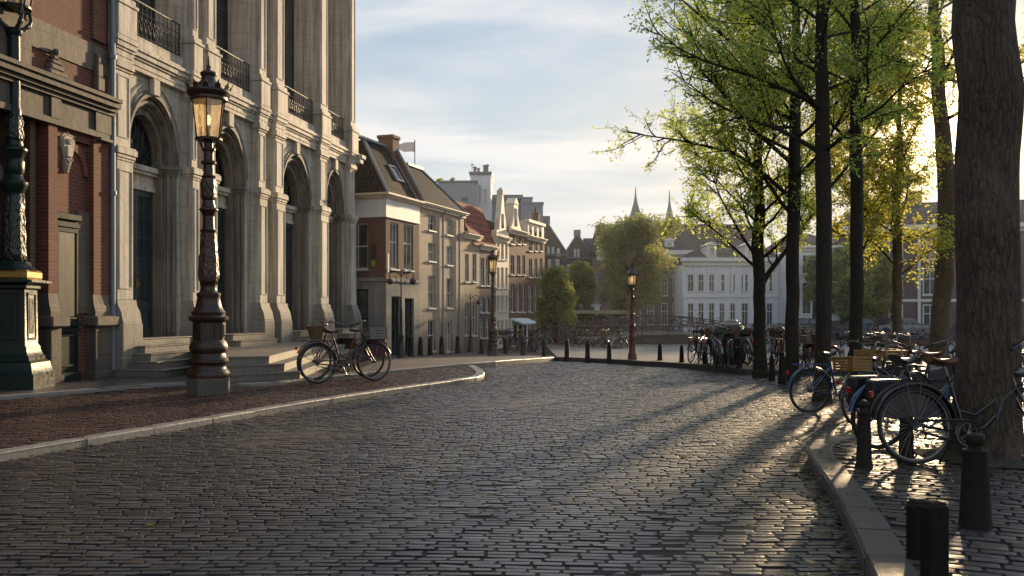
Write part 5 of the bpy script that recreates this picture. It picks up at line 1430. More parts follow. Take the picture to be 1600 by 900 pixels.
# flag above the roofs
x = L(655)+2.72; fo = empty('flag', (RX, RY, 0), RTH, 'pale flag with yellow edge flying from a pole on the slate roof', 'flag')
e = MB(); e.tube([(x, 1.5, 7.9), (x, 1.5, 9.32)], .025, 8); e.lathe([(.06, 7.95), (.05, 8.15), (.03, 8.2)], 8, Matrix.Translation((x, 1.5, 0))); e.ball((x, 1.5, 9.35), .04, 6); e.build('pole', M['lead'], fo)
Tf = Matrix.Translation((x, 1.5, 0)) @ Matrix.Rotation(-RTH+R(182), 4, 'Z')
e = MB(Tf); n = 12
for i in range(n):
    x0_, x1_ = .02+.74*i/n, .02+.74*(i+1)/n; f_ = lambda q: .05*math.sin(q*9); hh = lambda q: .22-.10*sstep((q-.45)/.3)
    e.quad((x0_, f_(x0_), 9.07-hh(x0_)), (x1_, f_(x1_), 9.07-hh(x1_)), (x1_, f_(x1_), 9.07+hh(x1_)), (x0_, f_(x0_), 9.07+hh(x0_)))
e.build('cloth', M['white'], fo); e = MB(Tf); e.box(.0, .05, -.012, .012, 8.83, 9.30); e.build('yellow_edge', M['crate_yellow'], fo)

def simple_house(name, label, pa, pb, zc, wallm, wins, glass='glass', frame='frame_white', corn='cream', roof=None, roofm='slate', extra=None, zb=-1.0, trans=.45, bars=1, sill=True):
    h = rowhouse(name, label); X0, X1 = L(pa), L(pb)
    hs = [(L(a), L(b), max(-.45, Zr((a+b)/2, d)), Zr((a+b)/2, t)) for (a, b, t, d) in wins]
    w = MB(); wall_holes(w, X0+.004, X1, zb, zc, hs, 0, .14)
    for x in (X0+.004, X1): w.quad((x, 0, zb), (x, 8, zb), (x, 8, zc), (x, 0, zc))
    w.quad((X0, 8, zb), (X1, 8, zb), (X1, 8, zc), (X0, 8, zc)); w.build('wall', M[wallm], h)
    for i, q in enumerate(hs): window(h, *q, frame=frame, glass=glass, trans=trans, bars=bars, w=.055, sill=sill)
    if corn: cornice(h, X0+.02, X1-.02, zc+.06, corn, .26, .24)
    if roof: roof(X0, X1, zc+.06).build('roof', M[roofm], h)
    return h, X0, X1
rows3 = lambda cols, rows: [(a, b, t, d) for a, b in cols for t, d in rows]
h3, x0, x1 = simple_house('tan_house', 'narrow tan house with tall white windows between the beige house and a brick front', 725, 749, Zr(736, 368), 'plaster2', rows3(((726.5, 732.5), (738, 744.5)), ((397, 440), (474, 524))), roof=lambda a, b, z: hipped(a, b, -.1, 8, z, a+.05, b-.3, 1.6, z+.8), roofm='tile_dark')
h4, x0, x1 = simple_house('brick_house', 'narrow brown brick house with pale cornice behind the crowned middle lamp', 749, 775, Zr(762, 386), 'brick_mauve', rows3(((750.5, 756.5), (759, 764.5), (767.5, 772.5)), ((403, 446), (466, 488), (498, 528))), glass='glass_cur',
    roof=lambda a, b, z: MB().prism([(-.1, z-.1), (1.0, Zr(762, 318)), (3.4, Zr(762, 318)), (5.5, z-.1)], 'x', a-.9, b+.35), roofm='tile_red')
h5, x0, x1 = simple_house('cream_house', 'sunlit cream house with a narrow spiked gable', 775, 795, Zr(785, 372), 'cream', rows3(((776.5, 780.5), (783, 787), (789.5, 793)), ((380, 405), (418, 450), (462, 486), (500, 528))), corn='cream')
e = MB(); xm = (x0+x1)/2; hw = (x1-x0)/2; z0 = Zr(785, 372); zt = Zr(785, 302)
prof = [(-hw*.98, 0), (-hw*.95, .35), (-hw*.55, .42), (-hw*.46, 1.0), (-hw*.3, 1.35), (-hw*.2, 1.9), (-.06, (zt-z0)*.98), (.06, (zt-z0)*.98), (hw*.2, 1.9), (hw*.3, 1.35), (hw*.46, 1.0), (hw*.55, .42), (hw*.95, .35), (hw*.98, 0)]
e.prism([(xm+a, z0+b) for a, b in prof], 'y', -.02, .28); e.box(xm-.08, xm+.08, -.05, .3, zt-.05, zt+.18); e.lathe([(.10, zt+.18), (.12, zt+.25), (.02, zt+.32)], 8, Matrix.Translation((xm, .12, 0))); e.build('gable', M['cream'], h5)
e = MB(); e.box(xm-.14, xm+.14, -.035, -.022, z0+.55, z0+1.3); e.build('gable_window', M['glass_dark'], h5)
h6, x0, x1 = simple_house('red_brick_house', 'red-brown brick house with a pale blue shopfront and curled neck gable', 795, 823, Zr(808, 362), 'brick_house', rows3(((797.5, 803.5), (807.5, 813), (816, 820.5)), ((369, 381), (399, 429), (443, 487))), glass='glass', roof=lambda a, b, z: hipped(a, b, -.05, 8, z, a+.2, b-.2, 1.4, z+.55), roofm='slate')
e = MB(); e.box(x0+.1, x1-.15, -.12, .0, -.7, Zr(808, 497)); e.prism([(-.12, Zr(808, 497)), (-.75, Zr(808, 504)), (-.75, Zr(808, 506)), (-.12, Zr(808, 500))], 'x', x0+.15, x1-.3); so_ = e.build('shopfront', M['white_wall'], h6)
for a, b in ((799, 804), (807, 812), (815.5, 819)):
    e = MB(); e.box(L(a), L(b), -.135, -.122, -.5 if a == 807 else -.2, Zr(808, 508)); e.build('shop_window', M['glass_dark'], so_)
xm = (x0+x1)/2; z0 = Zr(806, 362)
e = MB(); e.box(xm-.75, xm-.05, -.02, .5, z0, z0+1.55); e.prism([(xm-.8, z0+1.55), (xm+0, z0+1.55), (xm-.4, z0+1.9)], 'y', -.05, .5)
e.prism([(xm-1.35, z0), (xm-.75, z0), (xm-.75, z0+.9), (xm-.9, z0+.5)], 'y', -.02, .1); e.prism([(xm-.05, z0), (xm+.75, z0), (xm+.2, z0+.45), (xm-.05, z0+.95)], 'y', -.02, .1); e.build('dormer', M['cream'], h6)
e = MB(); e.box(xm-.6, xm-.2, -.035, -.022, z0+.3, z0+1.3); e.build('dormer_window', M['glass_dark'], h6)
h7, x0, x1 = simple_house('red_brick_house', 'last red-brown brick house of the row with a pale attic storey beside the young tree', 823, 851, Zr(836, 372), 'brick_house', rows3(((826, 831.5), (835, 839.5), (843, 847.5)), ((378, 392), (404, 433), (446, 487), (502, 526))), glass='glass')
z0 = Zr(836, 372); e = MB(); e.box(x0+.3, x1-.1, .02, 3, z0, z0+.95); e.box(x0+.2, x1, -.08, .2, z0+.85, z0+1.02); e.build('attic', M['cream'], h7)
for k in range(3): e = MB(); xx = x0+.6+k*.95; e.box(xx, xx+.42, .005, .018, z0+.15, z0+.75); e.build('attic_window', M['glass_dark'], h7)
e = MB(); e.lathe([(.22, z0), (.22, z0+1.6), (.26, z0+1.62), (.26, z0+1.7), (.08, z0+1.75), (.05, z0+2.1)], 6, Matrix.Translation((x1-.2, .5, 0))); e.build('chimney', M['brick_brown'], h7)

# modern blocks standing behind the row
def block(name, label, px0, px1, Y, D, pytop, mat, wins=(), cat='building', rz=0.0, glass='glass', parapet=True):
    x0 = xat(px0, Y); W_ = xat(px1, Y)-x0; r = empty(name, (x0, Y, 0), rz, label, cat); zt = zat(pytop, Y)
    hs = [(xat(a, Y)-x0, xat(b, Y)-x0, zat(d, Y), zat(t, Y)) for a, b, t, d in wins]
    w = MB(); wall_holes(w, 0, W_, -1, zt, hs, 0, .2)
    w.quad((W_, 0, -1), (W_, D, -1), (W_, D, zt), (W_, 0, zt)); w.quad((0, 0, -1), (0, D, -1), (0, D, zt), (0, 0, zt)); w.quad((0, D, -1), (W_, D, -1), (W_, D, zt), (0, D, zt)); w.quad((0, 0, zt), (W_, 0, zt), (W_, D, zt), (0, D, zt))
    w.build('wall', M[mat], r)
    for h in hs: window(r, *h, glass=glass, sill=False, trans=0, bars=1, w=.08, y=.12)
    if parapet: e = MB(); e.box(-.06, W_+.06, -.06, .2, zt-.02, zt+.1); e.box(W_-.1, W_+.06, .2, D, zt-.02, zt+.1); e.build('parapet', M['lead'], r)
    return r, zt, W_
b1, zt, W_ = block('apartment_building', 'blank pale grey gable wall of a modern building rising behind the row', 684, 745, 60, 1.2, 284.5, 'grey_wall')
e = MB(); e.tube([(W_*.70, -.08, 4), (W_*.70, -.08, zat(312, 60))], .12, 8); e.lathe([(.12, zat(312, 60)), (.2, zat(311, 60)), (.2, zat(309, 60)), (.05, zat(307, 60))], 8, Matrix.Translation((W_*.70, -.08, 0))); e.build('flue', M['lead'], b1)
for sx, sr in ((.02, .5), (.35, .32)):
    e = MB(); rr = random.Random(3)
    for _ in range(60): c = (W_*sx+rr.gauss(0, sr*.22), .5+rr.gauss(0, .1), zt+.05+abs(rr.gauss(.1, .07))); a = rr.uniform(0, 6); e.quad((c[0]-.06, c[1], c[2]), (c[0], c[1]+.03, c[2]-.05), (c[0]+.06, c[1], c[2]), (c[0], c[1]-.03, c[2]+.07))
    e.build('rooftop_shrub', M['leaf_far'], None, 'small shrub on the '+('near corner' if sx < .1 else 'middle')+' of the pale grey flat roof', 'shrub', None, None, (xat(684, 60), 60, 0))
b2, zt2, W2 = block('stair_tower', 'slim pale tower with rooftop vents behind the grey wall', 735, 767, 61.5, 5, 273, 'white_wall', ((747, 751, 290, 318), (756, 760, 296, 322)))
e = MB(); e.box(-.1, W2+.1, -.1, 5, zt2+.1, zt2+.2)
for x, h, r in ((.3, .35, .12), (.55, .25, .1), (1.0, .45, .14), (1.15, .5, .12)): e.lathe([(r, zt2+.2), (r, zt2+.2+h), (r*1.4, zt2+.22+h), (r*1.4, zt2+.28+h)], 8, Matrix.Translation((x, .6, 0)))
e.tube([(.1, .3, zt2), (.1, .3, zt2+.9)], .02, 5); e.box(0, .25, .28, .32, zt2+.7, zt2+.75); e.build('rooftop_vents', M['lead'], b2)
b3, z3, W3 = block('apartment_building', 'blue-grey clad flat-roofed building behind the gables with dark upper glazing', 766, 816, 66, 6, 306.5, 'blue_grey')
e = MB(); e.box(.05, W3*.36, -.03, .0, zat(318, 66), zat(310, 66)); e.box(W3*.42, W3*.95, -.03, .0, zat(317, 66), zat(310, 66)); e.build('glazing', M['glass_dark'], b3)
b4, z4, W4 = block('apartment_building', 'blue-grey block with a balcony window at the right end of the roofs', 814, 848.5, 64, 6, 318, 'blue_grey', ((822, 829, 328, 349), (832, 840, 328, 350)))
e = MB(); e.box(W4*.0, W4*.48, .5, 3, z4, z4+.45); e.box(-.1, W4*.55, .4, 3, z4+.45, z4+.52); e.build('roof_room', M['blue_grey'], b4)
# ------------------------------------------------------------------ far side of the canal
def front(name, label, px0, px1, Y, D, pyc, mat, wins, rz=0.0, glass='glass', corn='white', cat='building', ZB_=-1.0, **kw):
    r, zt, W_ = block(name, label, px0, px1, Y, D, pyc, mat, (), cat, rz, parapet=False)
    return r, zt, W_
def put_windows(r, px0, Y, wins, glass='glass_far', frame='frame_white', bars=1, trans=.4, w=.06, sill=True):
    x0 = xat(px0, Y)
    for a, b, t, d in wins: window(r, xat(a, Y)-x0, xat(b, Y)-x0, zat(d, Y), zat(t, Y), y=-.03, frame=frame, glass=glass, bars=bars, trans=trans, w=w, sill=sill)
def trim(r, W_, z, mat='white', h=.4, pr=.35, name='cornice', x0=0.0):
    c = MB(); c.box(x0-.1, W_+.1, -pr*.4, .1, z-h, z-h*.45); c.box(x0-.2, W_+.2, -pr, .3, z-h*.45, z); return c.build(name, M[mat], r)
def gable_roof(r, W_, D, z, zr, mat, y0=-.3, name='roof', x0=0.0, hip=0.0):
    m = MB(); xa, xb = x0-.2, W_+.2; ym = D/2
    m.add([(xa, y0, z), (xb, y0, z), (xb, D, z), (xa, D, z), (xa+hip, ym, zr), (xb-hip, ym, zr)], [(0, 1, 5, 4), (1, 2, 5), (2, 3, 4, 5), (3, 0, 4), (0, 3, 2, 1)])
    return m.build(name, M[mat], r)
# dark mansard building
g3, z, W_ = front('brick_building', 'dark brick building with long steep slate roof, chimney and white cornice behind the canal trees', 935, 1195, 74, 9, 398, 'brick_mauve', ())
put_windows(g3, 935, 74, [(a, b, t, d) for a, b in ((968, 978), (990, 1001), (1011, 1022), (1033, 1043), (1051, 1063)) for t, d in ((430, 462), (473, 507))])
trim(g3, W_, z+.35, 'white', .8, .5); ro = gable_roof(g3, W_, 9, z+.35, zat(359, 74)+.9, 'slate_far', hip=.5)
for a in (1071, 1130): 
    e = MB(); x = xat(a, 74)-xat(935, 74); zt = zat(346, 74)+.45; e.box(x-.35, x+.35, 3.6, 4.6, z+1.5, zt); e.box(x-.42, x+.42, 3.5, 4.7, zt-.1, zt+.05)
    for q in (-.2, .15): e.lathe([(.1, zt), (.08, zt+.3)], 8, Matrix.Translation((x+q, 4, 0)))
    e.build('chimney', M['brick_mauve'], ro)
def dormer(root, x, z, w, h, y=-.1, D=2.5, mat='white'):
    e = MB(); e.box(x-w/2, x+w/2, y, y+D, z, z+h); e.prism([(x-w/2-.12, z+h), (x+w/2+.12, z+h), (x, z+h+.3)], 'y', y-.1, y+D); o = e.build('dormer', M[mat], root)
    window(o, x-w/2+.14, x+w/2-.14, z+.2, z+h-.12, y=y-.05, glass='glass', sill=False, trans=0, w=.07); return o
e = MB()
dormer(ro, xat(1047, 74)-xat(935, 74), z+.45, .75, .75, .3, 2)
# white building
g4, z, W_ = front('white_building', 'long white building with two rows of tall windows across the canal', 1068, 1238, 70, 8, 413, 'white_wall', ())
cols = [(1074, 1084), (1090.5, 1100), (1107, 1116.5), (1123.5, 1132.5), (1140, 1149), (1158, 1169), (1178, 1188), (1197, 1207), (1216, 1226)]
put_windows(g4, 1068, 70, [(a, b, t, d) for a, b in cols for t, d in ((428, 456), (473, 507))])
trim(g4, W_, z+.5, 'white', .6, .45); e = MB(); e.box(-.02, W_, -.08, 0, zat(465, 70), zat(460, 70)); e.box(-.02, W_, -.1, 0, -1, zat(516, 70)); 
for k in range(10): x = W_*k/9; e.box(x-.09, x+.09, -.07, 0, zat(460, 70), z-.1)
e.build('moulding', M['white'], g4)
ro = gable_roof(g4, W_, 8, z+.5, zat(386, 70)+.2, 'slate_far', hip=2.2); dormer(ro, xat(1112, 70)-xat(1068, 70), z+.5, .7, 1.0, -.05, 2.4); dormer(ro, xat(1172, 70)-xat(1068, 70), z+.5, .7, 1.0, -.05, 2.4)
g5, z, W_ = front('white_building', 'taller pale building with a dark shopfront seen between the trunks', 1236, 1312, 67, 8, 392, 'white_wall', ())
put_windows(g5, 1236, 67, [(a, b, t, d) for a, b in ((1242, 1249), (1253, 1267), (1274, 1286), (1294, 1305)) for t, d in ((398, 428), (441, 491))])
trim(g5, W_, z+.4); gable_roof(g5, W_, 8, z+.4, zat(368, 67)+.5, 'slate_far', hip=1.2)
e = MB(); e.box(.2, W_-.2, -.12, -.01, -.6, zat(505, 67)); e.box(.1, W_-.1, -.5, -.01, zat(505, 67), zat(501, 67)); e.build('shopfront', M['brick_grey'], g5)
e = MB(); 
for k in range(4): e.box(.4+k*.85, 1.0+k*.85, -.14, -.125, -.3, zat(509, 67))
e.build('shop_window', M['glass_dark'], g5)
# long brick building on the right
gx, gy = xat(1308, 68), 68; RZ6 = R(-14)
g6 = empty('brick_building', (gx, gy, 0), RZ6, 'long mauve brick building with tall white windows and grey roof behind the right-hand trees', 'building'); W6 = 34; Z6 = 7.8
w = MB(); w.box(0, W6, 0, 9, -1, Z6); w.build('wall', M['brick_mauve'], g6)
for k in range(14):
    x = 1.3+k*2.35
    for (a, b) in ((5.3, 7.2), (2.7, 4.7), (.3, 2.0)): window(g6, x, x+(1.0 if k % 3 else .85), a, b, y=-.03, bars=1, trans=.4, w=.09, glass='glass_far')
for k in (2, 6, 10):
    e = MB(); x = 1.3+k*2.35-.35; e.box(x, x+.2, -.12, 0, -.5, 7.5); e.box(x+1.5, x+1.7, -.12, 0, -.5, 7.5); e.build('pilaster', M['white_wall'], g6)
e = MB(); e.box(-.1, W6+.1, -.2, .1, Z6-.5, Z6-.2); e.box(-.2, W6+.2, -.5, .3, Z6-.2, Z6+.1); e.box(-.02, W6, -.1, 0, 2.2, 2.4); e.build('cornice', M['white'], g6)
m = MB(); m.add([(-.2, -.4, Z6+.1), (W6, -.4, Z6+.1), (W6, 9, Z6+.1), (-.2, 9, Z6+.1), (2.0, 4.5, Z6+2.3), (W6, 4.5, Z6+2.3)], [(0, 1, 5, 4), (1, 2, 5), (2, 3, 4, 5), (3, 0, 4)]); ro = m.build('roof', M['slate_far'], g6)
for x in (4.0, 6.2, 15): e = MB(); e.box(x-.5, x+.5, 4, 5, Z6+1.5, Z6+3.2); e.build('chimney', M['brick_grey'], ro)
# gabled houses at the end of the street
def gabled(label, px0, px1, pk, Y, pyc, pypk, mat, wins, D=7, roofm='tile_dark'):
    x0 = xat(px0, Y); W_ = xat(px1, Y)-x0; zc = zat(pyc, Y); zp = zat(pypk, Y); xp = xat(pk, Y)-x0
    r = empty('gabled_house', (x0, Y, 0), 0, label, 'house')
    e = MB(); e.box(0, W_, 0, D, -1, zc); e.prism([(0, zc), (W_, zc), (xp, zp)], 'y', 0, .3); e.build('wall', M[mat], r)
    e = MB(); e.add([(0, .3, zc), (xp, .3, zp-.05), (xp, D, zp-.05), (0, D, zc), (W_, .3, zc), (W_, D, zc)], [(0, 1, 2, 3), (1, 4, 5, 2)]); ro = e.build('roof', M[roofm], r)
    e = MB(); edge(e, [(-.05, -.02, zc), (xp, -.02, zp+.05)], .07); edge(e, [(W_+.05, -.02, zc), (xp, -.02, zp+.05)], .07); e.box(-.1, W_+.1, -.1, .05, zc-.1, zc+.02); e.box(xp-.3, xp+.3, -.05, .5, zp-.2, zp+.4); e.build('gable_trim', M['lead'], r)
    for a, b, t, d in wins: window(r, xat(a, Y)-x0, xat(b, Y)-x0, zat(d, Y), zat(t, Y), y=-.03, trans=.4, w=.09, glass='glass')
    return r
gabled('small grey gabled house at the end of the row with a steep right-hand roof edge', 848, 886, 853, 66, 397, 346, 'brick_grey', [(855, 859, 385, 396), (862, 866, 386, 397), (870, 875, 388, 399), (856, 861, 405, 428), (868, 874, 405, 428), (856, 861, 440, 470), (868, 874, 440, 470)])
gabled('grey brick house with pointed gable and white attic windows above the young trees', 879, 926, 902, 80, 402, 366, 'brick_mauve', [(896.5, 900.5, 389, 402), (902, 905.5, 389, 402), (886, 891, 413, 430), (900, 906, 413, 430), (912, 918, 413, 430), (886, 892, 445, 470), (900, 906, 445, 470), (912, 918, 445, 470)])
g8, z, W_ = front('terraced_house', 'low brick house with dark roof and white dormer between the gable and the big tree', 920, 962, 84, 8, 404, 'brick_mauve', ())
put_windows(g8, 920, 84, [(925, 931, 412, 430), (938, 944, 412, 430), (950, 955, 412, 430)]); ro = gable_roof(g8, W_, 8, z, zat(380, 84)+.8, 'slate_far'); dormer(ro, 1.2, z+.2, 1.0, .9, -.1, 2); dormer(ro, W_-.9, z+.2, .8, .8, -.1, 2)
def spire(label, px, Y, pytip, pyb, pybb, hw):
    x = xat(px, Y); k = Y/F; zt, zb, zbb = zat(pytip, Y), zat(pyb, Y), zat(pybb, Y); r = empty('church_spire', (x, Y, 0), R(10), label, 'spire'); h = hw*k
    e = MB(); e.lathe([(h*.78, zb), (h*.50, zb+(zt-zb)*.25), (h*.24, zb+(zt-zb)*.5), (h*.11, zb+(zt-zb)*.7), (.03, zt)], 8, None, R(22.5)); e.ball((0, 0, zb+(zt-zb)*.72), h*.12, 6); e.build('steeple', M['copper'], r)
    e = MB(); e.lathe([(h*.82, -1), (h*.82, zb-.45), (h*1.05, zb-.3), (h*1.1, zb-.05), (h*.9, zb+.05)], 8, None, R(22.5)); bo = e.build('belfry', M['brick_grey'], r)
    e = MB()
    for i in range(4):
        M2 = Matrix.Rotation(R(90*i-90), 4, 'Z') @ Matrix.Translation((h*.77, 0, 0)); e.box(-.02, .06, -h*.22, h*.22, zbb-.3, zb-.7, M2)
    e.build('louvre', M['vinyl'], bo)
spire('tall green copper spire rising directly above the big tree', 993, 95, 292, 342, 356, 13.5)
spire('slimmer copper spire to the right, above the dark slate roof', 1046, 104, 297, 350, 358, 11)

# canal side: bridge, shelter, railings, cars
YB = 48
def bz(x, x0, x1): t = (x-x0)/(x1-x0); return -.15+.48*math.sin(math.pi*max(0, min(1, t)))**1.2
br = empty('canal_bridge', (0, YB, 0), 0, 'low arched canal bridge with iron railings in front of the big tree', 'bridge')
bx0, bx1 = xat(905, YB), xat(1165, YB); ax0, ax1 = xat(934, YB), xat(1072, YB)
e = MB(); n = 40
for i in range(n):
    a, b = bx0+(bx1-bx0)*i/n, bx0+(bx1-bx0)*(i+1)/n
    def under(x):
        t = (x-ax0)/(ax1-ax0); return -1.6 if t <= 0 or t >= 1 else -1.1+(.80)*math.sin(math.pi*t)**.5
    ua, ub = under(a), under(b)
    for y in (0, 4.5): e.quad((a, y, ua), (b, y, ub), (b, y, bz(b, bx0, bx1)), (a, y, bz(a, bx0, bx1)))
    e.quad((a, 0, ua), (a, 4.5, ua), (b, 4.5, ub), (b, 0, ub)); e.quad((a, 0, bz(a, bx0, bx1)), (b, 0, bz(b, bx0, bx1)), (b, 4.5, bz(b, bx0, bx1)), (a, 4.5, bz(a, bx0, bx1)))
e.build('deck', M['quay'], br)
e = MB()
for i in range(n):
    a, b = bx0+(bx1-bx0)*i/n, bx0+(bx1-bx0)*(i+1)/n; za, zb_ = bz(a, bx0, bx1), bz(b, bx0, bx1); e.add([(a, -.12, za-.1), (b, -.12, zb_-.1), (b, -.12, zb_+.06), (a, -.12, za+.06), (a, .1, za-.1), (b, .1, zb_-.1), (b, .1, zb_+.06), (a, .1, za+.06)], [(0, 1, 2, 3), (3, 2, 6, 7), (0, 4, 5, 1)])
e.build('coping', M['stone_step'], br)
def railing(root, pts, h=.9, step=.9, name='railing'):
    e = MB(); d = [0]
    for a, b in zip(pts[:-1], pts[1:]): d.append(d[-1]+math.dist(a[:2], b[:2]))
    def at(s): return tuple(np.interp(s, d, [p[k] for p in pts]) for k in range(3))
    for hh, r_ in ((h, .03), (h*.55, .016), (h*.15, .016)): e.tube([(p[0], p[1], p[2]+hh) for p in pts], r_, 6)
    s = 0
    while s <= d[-1]: p = at(s); e.tube([p, (p[0], p[1], p[2]+h+.04)], .026, 6); s += step
    s = 0
    while s <= d[-1]: p = at(s); e.tube([(p[0], p[1], p[2]+h*.15), (p[0], p[1], p[2]+h*.95)], .008, 4); s += step/5
    return e.build(name, M['iron_black'], root)
railing(br, [(bx0+(bx1-bx0)*i/16, .02, bz(bx0+(bx1-bx0)*i/16, bx0, bx1)) for i in range(17)]); railing(br, [(bx0+(bx1-bx0)*i/16, 4.4, bz(bx0+(bx1-bx0)*i/16, bx0, bx1)) for i in range(17)])
o = railing(None, [(bx1+.2, CY1+.2, -.42), (60, CY1+.2, -.42)], 1.0, 1.5); tag(o, 'long iron railing along the far quay in front of the white building', 'railing')
o = railing(None, [(CX0-.6, 60, -.5), (CX0-.6, 44, -.5), (CX0, CY0-.25, -.16), (14, CY0-.25, -.16)], .95, 1.2); tag(o, 'iron railing along the near water edge in front of the arched bridge', 'railing')
e = MB(); e.box(bx0-3, bx1+6, YB+7, CY1, -1.6, -.45); e.build('quay_block', M['quay'], kind='structure')
sh_ = empty('shelter', (xat(888, 56), 56, -.5), 0, 'flat-roofed waiting shelter with pale yellow edge under the trees', 'shelter'); W_ = xat(997, 56)-xat(888, 56)
e = MB(); e.box(-.1, W_, -.2, 3, 1.95, 2.05); e.build('roof', M['lead'], sh_); e = MB(); e.box(-.12, W_+.02, -.24, -.2, 1.84, 2.03); e.build('fascia', M['plaster2'], sh_)
for x in (.2, 1.5, 2.8, W_-.3): e = MB(); e.tube([(x, .1, 0), (x, .1, 1.95)], .05, 8); e.build('post', M['iron_black'], sh_)
e = MB(); e.box(.2, W_-.4, 2.6, 2.64, .2, 1.8); e.build('back_panel', M['glass_dark'], sh_); e = MB(); e.box(.8, 2.0, .5, 1.6, 2.05, 2.35); e.box(.7, 2.1, .4, 1.7, 2.35, 2.42); e.build('roof_light', M['white_wall'], sh_)
e = MB(); e.box(.4, W_-.6, 1.8, 2.2, .4, .46); e.box(.5, .6, 1.8, 2.2, 0, .4); e.box(W_-.9, W_-.8, 1.8, 2.2, 0, .4); e.build('bench', M['wood_post'], sh_)

def car(label, loc, yaw, mat):
    r = empty('parked_car', loc, yaw, label, 'car', 'cars parked on the far quay')
    e = MB(); prof = [(-2.0, .35), (-2.05, .6), (-1.95, .88), (-1.5, .95), (-1.15, 1.0), (-.75, 1.40), (.55, 1.42), (1.15, .98), (1.85, .86), (2.02, .62), (2.0, .35)]
    ys = ((-.82, 1), (-.70, 1.0)); vs = []; n_ = len(prof)
    for y, ins in ((-.80, .0), (-.84, .0), (.84, .0), (.80, .0)):
        for x, z in prof: tz = max(0, z-.95)*.35; vs.append((x, y*(1-tz), z))
    fs = [tuple(range(n_))[::-1], tuple(range(3*n_, 4*n_))]
    for k in range(3):
        for i in range(n_): j = (i+1) % n_; fs.append((k*n_+i, k*n_+j, (k+1)*n_+j, (k+1)*n_+i))
    e.add(vs, fs); e.build('body', mat, r, auto=30)
    for s in (-1, 1):
        for a, b in (((-1.05, 1.0), (-.72, 1.34)), ((0, 1.0), (0, 1.35))): pass
        e = MB(); y = s*.81; e.add([(-1.02, y, 1.0), (-.12, y, 1.0), (-.12, y*.90, 1.35), (-.70, y*.90, 1.34)], [(0, 1, 2, 3)]); e.add([(-.02, y, 1.0), (.98, y, 1.0), (.50, y*.90, 1.36), (-.02, y*.90, 1.36)], [(0, 1, 2, 3)]); e.build('side_window', M['glass_dark'], r, loc=(0, s*.035, 0))
        for x in (-1.25, 1.25):
            w_ = MB(); w_.tube([(x, s*.72, .32), (x, s*.87, .32)], .32, 20); wo = w_.build('wheel', M['rubber'], r); w_ = MB(); w_.tube([(x, s*.86, .32), (x, s*.885, .32)], .19, 14); w_.build('rim', M['chrome'], wo)
        e = MB(); e.box(1.9, 2.02, s*.45, s*.75, .62, .75, bev=.02); e.build('headlight', M['white'], r)
        e = MB(); e.box(-2.06, -1.98, s*.45, s*.75, .66, .80, bev=.02); e.build('tail_light', M['lens_red'], r)
car('dark grey car parked on the far quay between the first trunks', (xat(1262, 64.8+1), 66, -.42), R(0), M['iron_black'])
car('silver car parked on the far quay seen left of the leaning trunk', (xat(1432, 63), 65.8, -.42), R(180), M['paint_silver'])
car('black car parked on the far quay beyond the thin trunk', (xat(1365, 63), 65.9, -.42), R(0), M['paint_black'])
# small distant bicycles: one shape each
fb = MB()
for c in (0, 1.08): fb.torus((c, 0, .34), .33, .02, 20, 5)
fb.tube([(.45, 0, .28), (.32, 0, .85)], .02, 5); fb.tube([(.9, 0, .85), (.6, 0, .35), (.45, 0, .28)], .02, 5); fb.tube([(1.08, 0, .34), (.92, 0, .8), (.88, 0, 1.02)], .02, 5); fb.tube([(.0, 0, .34), (.45, 0, .28)], .015, 5); fb.tube([(0, 0, .34), (.34, 0, .74)], .015, 5)
fb.tube([(.84, -.27, 1.0), (.9, -.1, 1.06), (.9, .1, 1.06), (.84, .27, 1.0)], .018, 5); fb.box(.18, .42, -.07, .07, .86, .91, bev=.02); fb.box(-.3, .2, -.06, .06, .72, .74); fb.tube([(.34*math.cos(R(a)), 0, .34+.38*math.sin(R(a))) for a in range(10, 170, 20)], .02, 5)
FM = [M['paint_black'], M['paint_silver'], M['paint_red'], M['paint_blue']]
k = 0
for (p0, p1, Y, z, n_, where) in ((1160, 1600, 63.6, -.42, 22, 'leaning on the far quay railing'), (940, 1150, 50.0, None, 12, 'on the arched bridge')):
    for i in range(n_):
        px = p0+(p1-p0)*(i+.5+random.uniform(-.25, .25))/n_; x = xat(px, Y); zz = bz(x, bx0, bx1) if z is None else z
        c_ = k % 4; nm = ('black', 'silver', 'dark red', 'blue')[c_]
        o = bpy.data.objects.new('bicycle', fb_me[c_] if k else None) if False else None
        if k < 4: o = fb.build('bicycle', FM[c_]); globals()['far_bike_%d' % c_] = o
        else: o = globals()['far_bike_%d' % c_].copy(); COL.objects.link(o)
        o.location = (x, Y+.3, zz); o.rotation_euler = (R(random.uniform(-8, 8)), 0, R(random.choice((8, 172, 25, 155, -20))))
        tag(o, 'distant '+nm+' bicycle '+where, 'bicycle', 'distant '+nm+' bicycles '+where); k += 1
# ------------------------------------------------------------------ trees
def leaf_quads(P, D, size, rs, flat=.35):
    n = len(P); L_ = size*rs.uniform(.45, 1.2, n); W_ = L_*rs.uniform(.48, .68, n)
    a = rs.normal(0, 1, (n, 3)); a[:, 2] = a[:, 2]*.6-.25; a += D*.6; a /= np.linalg.norm(a, axis=1)[:, None]
    b = rs.normal(0, 1, (n, 3)); b -= a*np.sum(a*b, axis=1)[:, None]; b /= np.linalg.norm(b, axis=1)[:, None]
    c = np.cross(a, b)
    V = np.zeros((n, 4, 3)); V[:, 0] = P; V[:, 1] = P+a*(L_*.5)[:, None]+b*(W_*.5)[:, None]+c*(L_*.08)[:, None]; V[:, 2] = P+a*L_[:, None]; V[:, 3] = P+a*(L_*.5)[:, None]-b*(W_*.5)[:, None]+c*(L_*.08)[:, None]
    return V.reshape(-1, 3), np.arange(n*4).reshape(n, 4)
